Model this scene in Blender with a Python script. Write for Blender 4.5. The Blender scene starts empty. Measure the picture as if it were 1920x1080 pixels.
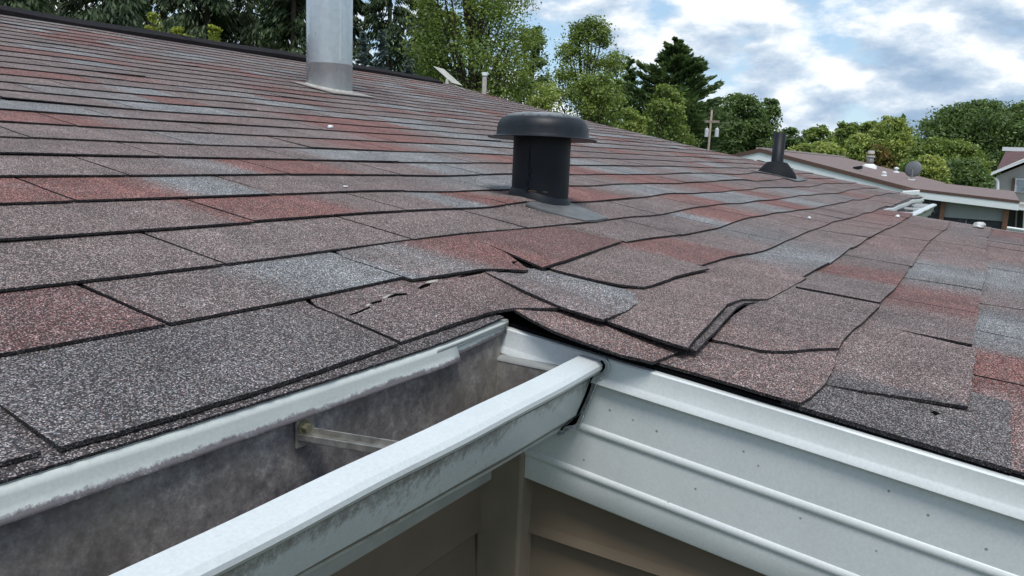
import bpy, math, random
import numpy as np
from mathutils import Vector, Matrix
random.seed(7); RNG=np.random.default_rng(7)
S=bpy.context.scene; COL=S.collection
# ------------------------------------------------------------ camera, sky, sun, exposure
F,YAW,PIT,ROL=1466.584,0.54955,-0.1720042,0.0420511
CAM=np.array([-0.62413,-0.389432,0.160686])
cf=np.array([math.cos(YAW)*math.cos(PIT),math.sin(YAW)*math.cos(PIT),math.sin(PIT)])
_r=np.array([math.sin(YAW),-math.cos(YAW),0.]); _u=np.cross(_r,cf)
cr=_r*math.cos(ROL)+_u*math.sin(ROL); cu=-_r*math.sin(ROL)+_u*math.cos(ROL)
cam=bpy.data.cameras.new('camera'); camo=bpy.data.objects.new('camera',cam); COL.objects.link(camo)
M=Matrix(((cr[0],cu[0],-cf[0],CAM[0]),(cr[1],cu[1],-cf[1],CAM[1]),(cr[2],cu[2],-cf[2],CAM[2]),(0,0,0,1)))
camo.matrix_world=M; cam.sensor_width=36; cam.lens=F/1920*36; cam.clip_start=.01; cam.clip_end=3000
S.camera=camo
SUN=Vector((-.34,-.26,.90)).normalized()
SUN_EL=math.asin(SUN.z); SUN_ROT=math.atan2(SUN.x,SUN.y)
CLOUD_OFF=(1.3,6.7,3.3)
W=bpy.data.worlds.new('World'); S.world=W; W.use_nodes=True
def build_world():
    nt=W.node_tree; N=nt.nodes; L=nt.links; N.clear()
    out=N.new('ShaderNodeOutputWorld'); bg=N.new('ShaderNodeBackground'); L.new(bg.outputs[0],out.inputs[0])
    bg.inputs[1].default_value=.1
    sky=N.new('ShaderNodeTexSky'); sky.sky_type='NISHITA'; sky.sun_disc=False
    sky.sun_elevation=SUN_EL; sky.sun_rotation=SUN_ROT; sky.air_density=1.0; sky.dust_density=.15; sky.ozone_density=1.6
    tc=N.new('ShaderNodeTexCoord')
    def mp(loc,sc):
        m=N.new('ShaderNodeMapping'); m.inputs['Location'].default_value=loc; m.inputs['Scale'].default_value=sc
        L.new(tc.outputs['Generated'],m.inputs['Vector']); return m
    def noise(m,sc,det,rough,dist=0):
        n=N.new('ShaderNodeTexNoise'); n.inputs['Scale'].default_value=sc; n.inputs['Detail'].default_value=det
        n.inputs['Roughness'].default_value=rough; n.inputs['Distortion'].default_value=dist
        L.new(m.outputs[0],n.inputs['Vector']); return n.outputs[0]
    def ramp(src,st):
        r=N.new('ShaderNodeValToRGB'); e=r.color_ramp.elements
        while len(e)<len(st): e.new(.5)
        for i,(p,c) in enumerate(st): e[i].position=p; e[i].color=(*c,1) if len(c)==3 else c
        L.new(src,r.inputs[0]); return r.outputs[0]
    def math_(op,a,b):
        m=N.new('ShaderNodeMath'); m.operation=op
        for i,v in enumerate((a,b)):
            if isinstance(v,(int,float)): m.inputs[i].default_value=v
            else: L.new(v,m.inputs[i])
        return m.outputs[0]
    # cumulus: a broad field decides where cloud stands, round billows at three sizes shape it
    def vor(m,sc,warp):
        v=N.new('ShaderNodeTexVoronoi'); v.feature='F1'; v.inputs['Scale'].default_value=sc
        w=N.new('ShaderNodeTexNoise'); w.inputs['Scale'].default_value=sc*1.3; w.inputs['Detail'].default_value=2; L.new(m.outputs[0],w.inputs['Vector'])
        x=N.new('ShaderNodeVectorMath'); x.operation='MULTIPLY_ADD'; L.new(w.outputs['Color'],x.inputs[0]); x.inputs[1].default_value=(warp,)*3; L.new(m.outputs[0],x.inputs[2])
        L.new(x.outputs[0],v.inputs['Vector']); return v.outputs['Distance']
    def field(off):
        m=mp(off,(1,1,2.2))
        f=math_('MULTIPLY',noise(m,2.6,3,.5),1.25)
        f=math_('ADD',f,math_('MULTIPLY',math_('SUBTRACT',.45,vor(m,6.5,.10)),.34))
        f=math_('ADD',f,math_('MULTIPLY',math_('SUBTRACT',.45,vor(m,17,.05)),.17))
        return math_('ADD',f,math_('MULTIPLY',math_('SUBTRACT',noise(m,20,6,.65),.5),.32))
    off=CLOUD_OFF
    a=field(off); b=field((off[0]-.012,off[1]-.010,off[2]+.052))   # the same clouds, one step up towards the light
    mask=ramp(a,[(.47,(0,0,0)),(.585,(1,1,1))])
    lit=math_('ADD',math_('MULTIPLY',math_('SUBTRACT',a,b),3.0),math_('ADD',math_('MULTIPLY',math_('SUBTRACT',.66,a),1.7),.45))
    lit=math_('ADD',math_('MULTIPLY',lit,.7),.22)
    ccol=ramp(lit,[(.10,(2.0,3.0,4.3)),(.38,(3.1,4.1,5.4)),(.56,(4.9,5.7,6.6)),(.74,(7.8,8.1,8.4))])
    mix=N.new('ShaderNodeMix'); mix.data_type='RGBA'; L.new(mask,mix.inputs[0]); 
    br=N.new('ShaderNodeMix'); br.data_type='RGBA'; br.blend_type='MULTIPLY'; br.inputs[0].default_value=1
    L.new(sky.outputs[0],br.inputs[6]); br.inputs[7].default_value=(1.25,1.25,1.2,1)
    veil=N.new('ShaderNodeMix'); veil.data_type='RGBA'; veil.inputs[0].default_value=.7; L.new(br.outputs[2],veil.inputs[6]); veil.inputs[7].default_value=(3.1,4.6,6.3,1)
    L.new(veil.outputs[2],mix.inputs[6]); L.new(ccol,mix.inputs[7]); L.new(mix.outputs[2],bg.inputs[0])
build_world()
W.cycles.sampling_method='MANUAL'; W.cycles.sample_map_resolution=256
sl=bpy.data.lights.new('sun','SUN'); sl.energy=2.4; sl.angle=math.radians(20); sl.color=(1,.96,.9)
so=bpy.data.objects.new('sun',sl); COL.objects.link(so); so.rotation_euler=SUN.to_track_quat('Z','Y').to_euler()
S.view_settings.view_transform='Standard'; S.view_settings.look='None'; S.view_settings.exposure=0.46; S.view_settings.gamma=1
S.view_settings.use_curve_mapping=False
S.render.engine='CYCLES'

# ------------------------------------------------------------ helpers
TP=math.tan(.157595); TQ=.0098495; TL=math.tan(.1017868)
def zr(x,y):
    x=np.asarray(x,float); y=np.asarray(y,float)
    return np.where(y>0,y*TP+TQ*y*y,y*TL)
def bump(x,y):
    x=np.asarray(x,float); y=np.asarray(y,float)
    d=.010*np.exp(-((x-.05)**2+(y+.0)**2)/.012)
    d+=.012*np.exp(-(((x-.66)/.10)**2+((y-.40)/.06)**2))
    d+=.010*np.exp(-(((x-3.3)/.16)**2+((y-.56)/.09)**2))
    w=1/(1+np.exp(-(x-.35)/.12))*np.exp(-np.maximum(np.abs(y+.15)-.5,0)**2/.1)
    d+=w*(.0022*np.sin(5.1*x+3*y)+.0014*np.sin(11.3*x-7*y+1)+.0009*np.sin(19.7*x+13*y)+.0022*np.sin(3.3*x-2*y+2))
    d+=.0008*np.sin(5.3*x+1.7*y)+.0007*np.sin(9.1*x-6.3*y+2)
    return d
def zs(x,y): return zr(x,y)+bump(x,y)
def ray(u,v): return cr*(u-960)/F-cu*(v-540)/F+cf
def P(u,v,h=0.,surf=zs):
    "3D point where the sight line of photo pixel (u,v) meets the roof skin raised by h metres"
    d=ray(u,v); ts=np.linspace(.25,8,1600); p=CAM+ts[:,None]*d
    g=p[:,2]-surf(p[:,0],p[:,1])-h; i=int(np.argmax(g<0)); a,b=ts[i-1],ts[i]
    for _ in range(25):
        m=(a+b)/2; q=CAM+m*d
        if q[2]-float(surf(q[0],q[1]))-h<0: b=m
        else: a=m
    return CAM+b*d
def at(u,v,D):
    d=ray(u,v); return CAM+d*(D/math.hypot(d[0],d[1]))
def tag(o,label=None,cat=None,group=None,kind=None):
    if label: o['label']=label
    if cat: o['category']=cat
    if group: o['group']=group
    if kind: o['kind']=kind
    return o
def empty(name,loc,label,cat,group=None):
    o=bpy.data.objects.new(name,None); COL.objects.link(o); o.location=loc; o.empty_display_size=.1
    return tag(o,label,cat,group)
def mesh(name,v,f,mats,parent=None,mi=None,smooth=False,attr=None,uv=None):
    me=bpy.data.meshes.new(name); me.from_pydata([tuple(map(float,p)) for p in v],[],[tuple(map(int,q)) for q in f])
    for m in (mats if isinstance(mats,(list,tuple)) else [mats]): me.materials.append(m)
    if mi is not None: me.polygons.foreach_set('material_index',np.asarray(mi,dtype=np.int32))
    if smooth: me.polygons.foreach_set('use_smooth',np.ones(len(me.polygons),dtype=bool))
    if attr is not None:
        for k,a in attr.items():
            at_=me.color_attributes.new(k,'FLOAT_COLOR','POINT'); a=np.asarray(a,dtype=np.float32)
            if a.ndim==1: a=np.stack([a]*3+[np.ones_like(a)],-1)
            at_.data.foreach_set('color',a.ravel())
    me.validate(); me.update()
    o=bpy.data.objects.new(name,me); COL.objects.link(o)
    if parent is not None:
        o.parent=parent
        o.matrix_parent_inverse=Matrix.Translation(-Vector(parent_world(parent)))
    return o
def parent_world(p):
    l=Vector(p.location)
    if p.parent is not None: l=l+Vector(parent_world(p.parent))+p.matrix_parent_inverse.translation
    return l
class B:
    "collects shapes in world coordinates"
    def __init__(s): s.v=[];s.f=[];s.m=[]
    def add(s,v,f,m=0):
        n=len(s.v); s.v+=[tuple(p) for p in v]; s.f+=[tuple(i+n for i in q) for q in f]; s.m+=[m]*len(f); return s
    def box(s,a,b,m=0):
        x0,y0,z0=a;x1,y1,z1=b
        v=[(x0,y0,z0),(x1,y0,z0),(x1,y1,z0),(x0,y1,z0),(x0,y0,z1),(x1,y0,z1),(x1,y1,z1),(x0,y1,z1)]
        return s.add(v,[(0,3,2,1),(4,5,6,7),(0,1,5,4),(1,2,6,5),(2,3,7,6),(3,0,4,7)],m)
    def obox(s,c,ax,ay,az,m=0):
        c,ax,ay,az=[np.array(t,float) for t in (c,ax,ay,az)]
        v=[c+i*ax+j*ay+k*az for k in(-1,1) for j in(-1,1) for i in(-1,1)]
        return s.add(v,[(0,2,3,1),(4,5,7,6),(0,1,5,4),(2,6,7,3),(0,4,6,2),(1,3,7,5)],m)
    def tube(s,a,b,r0,r1=None,n=16,cap=True,m=0):
        a,b=Vector(a),Vector(b); r1=r0 if r1 is None else r1; d=(b-a).normalized()
        t=d.orthogonal().normalized(); w=d.cross(t); v=[]
        for c,r in((a,r0),(b,r1)):
            for i in range(n):
                q=2*math.pi*i/n; v.append(c+t*(r*math.cos(q))+w*(r*math.sin(q)))
        f=[(i,(i+1)%n,n+(i+1)%n,n+i) for i in range(n)]
        if cap: f+= [tuple(range(n-1,-1,-1)),tuple(range(n,2*n))]
        return s.add(v,f,m)
    def path(s,pts,r,n=6,m=0):
        for a,b in zip(pts[:-1],pts[1:]): s.tube(a,b,r,r,n,True,m)
        return s
    def lathe(s,c,prof,n=40,m=0,tilt=None):
        c=Vector(c); v=[];R=tilt or Matrix.Identity(3)
        for r,z in prof:
            for i in range(n):
                q=2*math.pi*i/n; v.append(c+R@Vector((r*math.cos(q),r*math.sin(q),z)))
        k=len(prof); f=[(j*n+i,j*n+(i+1)%n,(j+1)*n+(i+1)%n,(j+1)*n+i) for j in range(k-1) for i in range(n)]
        return s.add(v,f,m)
    def sweep(s,prof,stations,m=0):
        "prof: list of 3D-point functions already placed: stations = list of lists of points"
        k=len(stations[0]); v=[p for st in stations for p in st]
        f=[(j*k+i,j*k+i+1,(j+1)*k+i+1,(j+1)*k+i) for j in range(len(stations)-1) for i in range(k-1)]
        return s.add(v,f,m)
    def build(s,name,mats,parent=None,smooth=False,attr=None): return mesh(name,s.v,s.f,mats,parent,s.m,smooth,attr)
def bevel(o,w=.002,seg=2):
    m=o.modifiers.new('bevel','BEVEL'); m.width=w; m.segments=seg; m.limit_method='ANGLE'; return o
# ------------------------------------------------------------ materials
def newmat(name):
    m=bpy.data.materials.new(name); m.use_nodes=True; nt=m.node_tree; return m,nt,nt.nodes,nt.links,nt.nodes['Principled BSDF']
class G:
    def __init__(s,name):
        s.m,s.nt,s.N,s.L,s.b=newmat(name)
        s.tc=s.N.new('ShaderNodeNewGeometry').outputs['Position']
    def put(s,k,v):
        i=s.b.inputs[k]
        if hasattr(v,'is_linked') or hasattr(v,'links'): s.L.new(v,i)
        else: i.default_value=v
    def noise(s,sc,det=4,rough=.55,vec=None,scale=None):
        n=s.N.new('ShaderNodeTexNoise'); n.inputs['Scale'].default_value=sc; n.inputs['Detail'].default_value=det; n.inputs['Roughness'].default_value=rough
        v=vec or s.tc
        if scale:
            mp=s.N.new('ShaderNodeMapping'); mp.inputs['Scale'].default_value=scale; s.L.new(v,mp.inputs[0]); v=mp.outputs[0]
        s.L.new(v,n.inputs['Vector']); return n.outputs[0]
    def vor(s,sc,out='Color',feature='F1'):
        n=s.N.new('ShaderNodeTexVoronoi'); n.inputs['Scale'].default_value=sc; n.feature=feature; s.L.new(s.tc,n.inputs['Vector']); return n.outputs[out]
    def ramp(s,src,st,interp='LINEAR'):
        r=s.N.new('ShaderNodeValToRGB'); r.color_ramp.interpolation=interp; e=r.color_ramp.elements
        while len(e)<len(st): e.new(.5)
        for i,(p,c) in enumerate(st):
            if isinstance(c,(int,float)): c=(c,c,c)
            e[i].position=p; e[i].color=(*c,1)
        s.L.new(src,r.inputs[0]); return r.outputs[0]
    def mix(s,fac,a,b,mode='MIX'):
        m=s.N.new('ShaderNodeMix'); m.data_type='RGBA'; m.blend_type=mode
        for i,v in ((0,fac),(6,a),(7,b)):
            if isinstance(v,tuple): m.inputs[i].default_value=(*v,1)
            elif isinstance(v,(int,float)): m.inputs[i].default_value=v
            else: s.L.new(v,m.inputs[i])
        return m.outputs[2]
    def math(s,op,a,b=0.,clamp=False):
        m=s.N.new('ShaderNodeMath'); m.operation=op; m.use_clamp=clamp
        for i,v in enumerate((a,b)):
            if isinstance(v,(int,float)): m.inputs[i].default_value=v
            else: s.L.new(v,m.inputs[i])
        return m.outputs[0]
    def attr(s,name,out='Color'):
        a=s.N.new('ShaderNodeAttribute'); a.attribute_name=name; return a.outputs[out]
    def sep(s,c):
        a=s.N.new('ShaderNodeSeparateColor'); s.L.new(c,a.inputs[0]); return a.outputs
    def bump(s,h,str_=.3,dist=.001):
        b=s.N.new('ShaderNodeBump'); b.inputs['Strength'].default_value=str_; b.inputs['Distance'].default_value=dist
        s.L.new(h,b.inputs['Height']); s.L.new(b.outputs[0],s.b.inputs['Normal'])
def shingle_material(name,top=True):
    g=G(name)
    if top:
        t=g.sep(g.attr('tone'))
        base=(.122,.094,.089)
        gd=g.sep(g.vor(520)); dth=lambda q,r_: g.math('MULTIPLY_ADD',g.math('SUBTRACT',q,r_),2.2) if False else g.math('ADD',g.math('MULTIPLY',g.math('SUBTRACT',q,r_),1.6),g.math('MULTIPLY',q,1.0),True)
        c=g.mix(dth(t[0],g.math('MULTIPLY',gd[0],.75)),base,(.128,.056,.049)); c=g.mix(dth(t[1],g.math('MULTIPLY',gd[1],.75)),c,(.135,.141,.145)); c=g.mix(t[2],c,(.040,.039,.043))
        mott=g.noise(9,4,.6); c=g.mix(1.0,c,g.ramp(mott,[(.3,.78),(.7,1.22)]),'MULTIPLY')
        # worn pale patches
        wear=g.ramp(g.noise(23,5,.65),[(.56,0.),(.75,1.)]); c=g.mix(g.math('MULTIPLY',wear,.22),c,(.30,.28,.27))
    else: c=(.017,.016,.018)  # near-black cut edge: shadow line under each course put into the colour
    gr=g.vor(1150); gs=g.sep(gr)
    clump=g.ramp(g.noise(210,7,.8),[(.34,.72),(.5,1.),(.68,1.35)]); strk=g.noise(1.,5,.65,scale=(34,4.5,4.5)); c=g.mix(1.0,c,g.ramp(strk,[(.3,.80),(.55,1.),(.72,1.18)]),'MULTIPLY'); c=g.mix(1.0,c,clump,'MULTIPLY')
    k=g.ramp(gs[0],[(0,.15),(.35,.50),(.65,.92),(.82,1.55),(.93,3.2),(1,6.5)])
    c=g.mix(1.0,c,k,'MULTIPLY')
    hue=g.ramp(gs[1],[(0,(1.1,.95,.92)),(.5,(1,1,1)),(1,(.9,1.0,1.12))]); c=g.mix(1.0,c,hue,'MULTIPLY')
    pk=g.ramp(gs[2],[(.9,0.),(.93,1.)]); c=g.mix(g.math('MULTIPLY',pk,.45),c,(.60,.57,.56) if top else (.07,.07,.068))
    g.put('Base Color',c); g.put('Roughness',.88); g.b.inputs['Specular IOR Level'].default_value=.3
    g.bump(g.math('ADD',g.vor(1150,'Distance'),g.math('MULTIPLY',gs[1],.6)),.55,.0012)
    return g.m
M_SH=shingle_material('shingle_granules'); M_ED=shingle_material('cut_edge_shade',False)
def flat(name,col,rough=.6,metal=0.,var=.12,sc=30,bmp=0,spec=.5):
    g=G(name); n=g.noise(sc,5,.6)
    c=g.mix(1.0,col,g.ramp(n,[(.3,1-var),(.7,1+var)]),'MULTIPLY')
    g.put('Base Color',c); g.put('Roughness',rough); g.put('Metallic',metal); g.b.inputs['Specular IOR Level'].default_value=spec
    if bmp: g.bump(g.noise(sc*4,4,.6),bmp,.002)
    return g.m
M_DECK=flat('roof_felt_shade',(.006,.006,.007),.95,spec=.05)  # felt kept near black, so shade in slots and gaps is painted in
def paint(name,col,rough=.42,grime=.15,specks=True,use_attr=True,grimecol=(.115,.10,.115),streak=None):
    "white coil-coated metal: chalky, speckled, grime where the dirt attribute asks for it"
    g=G(name)
    c=g.mix(1.0,col,g.ramp(g.noise(14,4,.6),[(.3,.93),(.7,1.05)]),'MULTIPLY')
    c=g.mix(1.0,c,g.ramp(g.noise(420,3,.6),[(.3,.93),(.7,1.05)]),'MULTIPLY')
    n=g.noise(170,9,.9,scale=streak); n2=g.noise(14,6,.7)
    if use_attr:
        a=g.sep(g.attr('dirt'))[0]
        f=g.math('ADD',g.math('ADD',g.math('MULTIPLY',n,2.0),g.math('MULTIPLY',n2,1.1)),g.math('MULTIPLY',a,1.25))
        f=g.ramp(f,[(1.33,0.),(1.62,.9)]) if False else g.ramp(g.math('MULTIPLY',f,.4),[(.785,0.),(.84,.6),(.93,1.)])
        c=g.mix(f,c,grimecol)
    f2=g.ramp(g.math('ADD',g.math('MULTIPLY',n2,.5),g.math('MULTIPLY',n,.5)),[(.45,0.),(.72,grime)]); c=g.mix(f2,c,(.30,.30,.28))
    if specks:
        v=g.math('ADD',g.vor(75,'Distance'),g.math('MULTIPLY',g.math('SUBTRACT',n,.5),.22)); vv=g.sep(g.vor(75))[0]
        s=g.math('MULTIPLY',g.ramp(v,[(.05,1.),(.11,0.)]),g.ramp(vv,[(.93,0.),(.935,1.)])); c=g.mix(g.math('MULTIPLY',s,.8),c,(.10,.095,.08))
    g.put('Base Color',c); g.put('Roughness',rough); g.b.inputs['Specular IOR Level'].default_value=.45
    g.bump(g.noise(300,3,.5),.06,.001)
    return g.m
M_FASCIA=paint('white_fascia_metal',(.56,.595,.61),.38,.10,use_attr=False)
M_TRIM=paint('white_trim_metal',(.55,.585,.60),.35,.08)
M_DRIP=paint('drip_edge_metal',(.50,.54,.53),.4,.10,grimecol=(.105,.094,.104))
M_GUT=paint('gutter_white_metal',(.49,.53,.55),.33,.12,streak=(1,1,.6),grimecol=(.17,.165,.16))
def grimy():
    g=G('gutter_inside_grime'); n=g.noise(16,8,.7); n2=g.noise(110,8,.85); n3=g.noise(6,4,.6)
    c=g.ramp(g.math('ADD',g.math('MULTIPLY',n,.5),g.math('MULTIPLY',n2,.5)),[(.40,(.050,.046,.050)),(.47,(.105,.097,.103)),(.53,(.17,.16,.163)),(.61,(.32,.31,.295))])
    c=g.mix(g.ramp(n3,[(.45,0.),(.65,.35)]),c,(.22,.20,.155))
    f=g.noise(30,5,.7,scale=(1,1,.18)); c=g.mix(g.ramp(f,[(.62,0.),(.72,.35)]),c,(.24,.235,.23))
    sp=g.ramp(g.vor(160,'Distance'),[(.05,1.),(.12,0.)]); c=g.mix(g.math('MULTIPLY',sp,g.math('MULTIPLY',g.ramp(g.sep(g.vor(160))[0],[(.88,0.),(.89,1.)]),.8)),c,(.012,.01,.01))
    g.put('Base Color',c); g.put('Roughness',.75); g.bump(n2,.15,.001); return g.m
M_GRIME=grimy()
M_BLACK=flat('black_vent_paint',(.007,.0095,.014),.5,.0,.35,25,.15,.22)
def ventcap():
    g=G('black_vent_cap'); c=g.mix(1.0,(.009,.012,.017),g.ramp(g.noise(60,6,.7),[(.3,.6),(.7,1.5)]),'MULTIPLY')
    nz=g.N.new('ShaderNodeNewGeometry').outputs['Normal']; z=g.N.new('ShaderNodeSeparateXYZ'); g.L.new(nz,z.inputs[0])
    zp=g.N.new('ShaderNodeSeparateXYZ'); g.L.new(g.tc,zp.inputs[0])
    dust_glint=g.math('MULTIPLY',g.ramp(g.math('MULTIPLY',g.math('SUBTRACT',zp.outputs[2],.2290),60.),[(0.,0.),(.6,1.)]),g.ramp(g.noise(70,6,.75),[(.36,.1),(.5,.8)]))  # dusty top patch, its pale colour also paints in the sky highlight
    c=g.mix(dust_glint,c,(.30,.33,.35)); g.put('Base Color',c); g.put('Roughness',.45); g.b.inputs['Specular IOR Level'].default_value=.25; g.bump(g.noise(380,4,.6),.12,.001); return g.m
M_CAP=ventcap()
def galv():
    g=G('galvanised_steel'); v=g.sep(g.vor(45))[0]; n=g.noise(10,5,.6,scale=(1,1,.15)); n2=g.noise(60,4,.6,scale=(1,1,.3))
    c=g.mix(.5,g.ramp(v,[(0,(.42,.47,.50)),(1,(.54,.59,.62))]),g.ramp(n,[(.3,(.34,.40,.45)),(.7,(.66,.70,.72))]))
    c=g.mix(g.ramp(n2,[(.6,0.),(.75,.5)]),c,(.75,.76,.75))
    g.put('Base Color',c); g.put('Metallic',.72); g.put('Roughness',g.ramp(n,[(.3,.22),(.7,.38)])); g.bump(n2,.08,.002); return g.m
M_GALV=galv()
M_GALV2=flat('weathered_zinc',(.27,.265,.25),.35,.6,.6,60,.1)
M_SIDE=flat('taupe_vinyl_siding',(.140,.108,.078),.6,0,.10,12,.05)
M_WHITE=flat('white_paint',(.66,.70,.72),.5,0,.06)
M_BROWN=flat('brown_trim',(.085,.045,.035),.6,0,.2)
M_WOOD=flat('redwood_post',(.20,.095,.055),.7,0,.25,20)
M_SHADE=flat('grey_roller_shade',(.27,.29,.30),.8,0,.06)
M_FILM=flat('dark_plastic_film',(.035,.04,.055),.25,0,.5,6)
M_TAN=flat('tan_siding',(.30,.285,.255),.7,0,.05)
M_GREYSIDE=flat('grey_siding',(.36,.35,.33),.7,0,.04)
M_ROOF2=flat('brown_far_shingles',(.155,.115,.11),.9,0,.25,9)
M_ROOF3=flat('maroon_far_shingles',(.085,.045,.047),.9,0,.15,3)
M_GLASS=flat('window_glass',(.16,.20,.23),.12,0,.4,2)
M_DARK=flat('dark_opening',(.02,.02,.022),.5,0,.2)
M_DISH=flat('grey_dish_paint',(.10,.11,.12),.5,0,.15)
M_POLE=flat('weathered_pole_wood',(.24,.205,.17),.85,0,.3,12)
M_STONE=flat('pale_stone',(.42,.43,.43),.85,0,.35,60,.6)
M_BARK=flat('bark',(.055,.043,.033),.9,0,.35,14,.5)
M_RIDGE=flat('black_ridge_vent',(.014,.013,.015),.9,0,.3,60,.4,.08)
M_FLASH=flat('painted_flashing',(.10,.105,.11),.55,.0,.3,40,.1,.3)
M_BOLT=flat('zinc_bolt',(.19,.18,.12),.4,.6,.3,200)
# ------------------------------------------------------------ the house with its roof
XW,XE,YR,XN=-2.6,4.66,3.56,2.70      # west and east gable ends, ridge, far side of the low bay roof
YB=-1.9                              # low end of the bay roof
ZG=-2.55
house=empty('house',(0,0,ZG),'low house with a weathered reddish brown shingle roof and white metal trim, filling the foreground','house')
def sheet(name,xs,ys,h,mat,parent,surf=zr):
    v=[(x,y,float(surf(x,y))+h) for y in ys for x in xs]; n=len(xs)
    f=[(j*n+i,j*n+i+1,(j+1)*n+i+1,(j+1)*n+i) for j in range(len(ys)-1) for i in range(n-1)]
    return mesh(name,v,f,mat,parent)
d=B()
def addsheet(xs,ys,h):
    v=[(x,y,float(zr(x,y))+h) for y in ys for x in xs]; n=len(xs)
    d.add(v,[(j*n+i,j*n+i+1,(j+1)*n+i+1,(j+1)*n+i) for j in range(len(ys)-1) for i in range(n-1)])
addsheet(np.linspace(XW,XE,12),np.linspace(.0,YR,16),-.016)
addsheet(np.linspace(.003,XN,6),np.linspace(YB,0,4),-.016)
d.add([(XW,YR,float(zr(0,YR))),(XE,YR,float(zr(0,YR))),(XE,2*YR,0),(XW,2*YR,0)],[(0,1,2,3)])
d.build('roof_deck',M_DECK,house)
# tones along the courses
def tone_far(k):
    "blends that start at a tab joint and fade out inside the tab, or fill the tab"
    r=random.Random(k*77+5); kn=[]; sl=slots(k); prev=(.05,.05,.05)
    def pick():
        q=r.random()
        if q<.20: return (r.uniform(.45,.95),0,r.uniform(0,.2))
        if q<.38: return (0,r.uniform(.35,.9),0)
        if q<.52: return (r.uniform(.05,.3),0,r.uniform(.2,.5))
        return (r.uniform(0,.12),r.uniform(0,.12),r.uniform(0,.22))
    for x0,x1 in zip(sl[:-1],sl[1:]):
        t=pick(); w=x1-x0; m=r.random()
        if m<.45: kn+=[(x0-.001,prev),(x0+.001,t),(x1-.001,t)]; prev=t
        elif m<.75:
            t2=pick() if r.random()<.4 else (.04,.05,.06); e=r.uniform(.35,.7)*w
            kn+=[(x0-.001,prev),(x0+.001,t),(x0+e,t),(x0+e+.05,t2)]; prev=t2
        else: kn+=[(x0+w*.4,prev),(x0+w*.4+.05,t)]; prev=t
    return kn
Gn=(.05,.05,.05);Rd=(1,0,0);Rk=(.85,0,.25);Bl=(0,1,0);Bd=(0,.55,.35);Gd=(.0,.1,.25);Br=(.35,0,.08);Bk=(0,.25,.75);Pk=(.35,.15,0)
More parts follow.
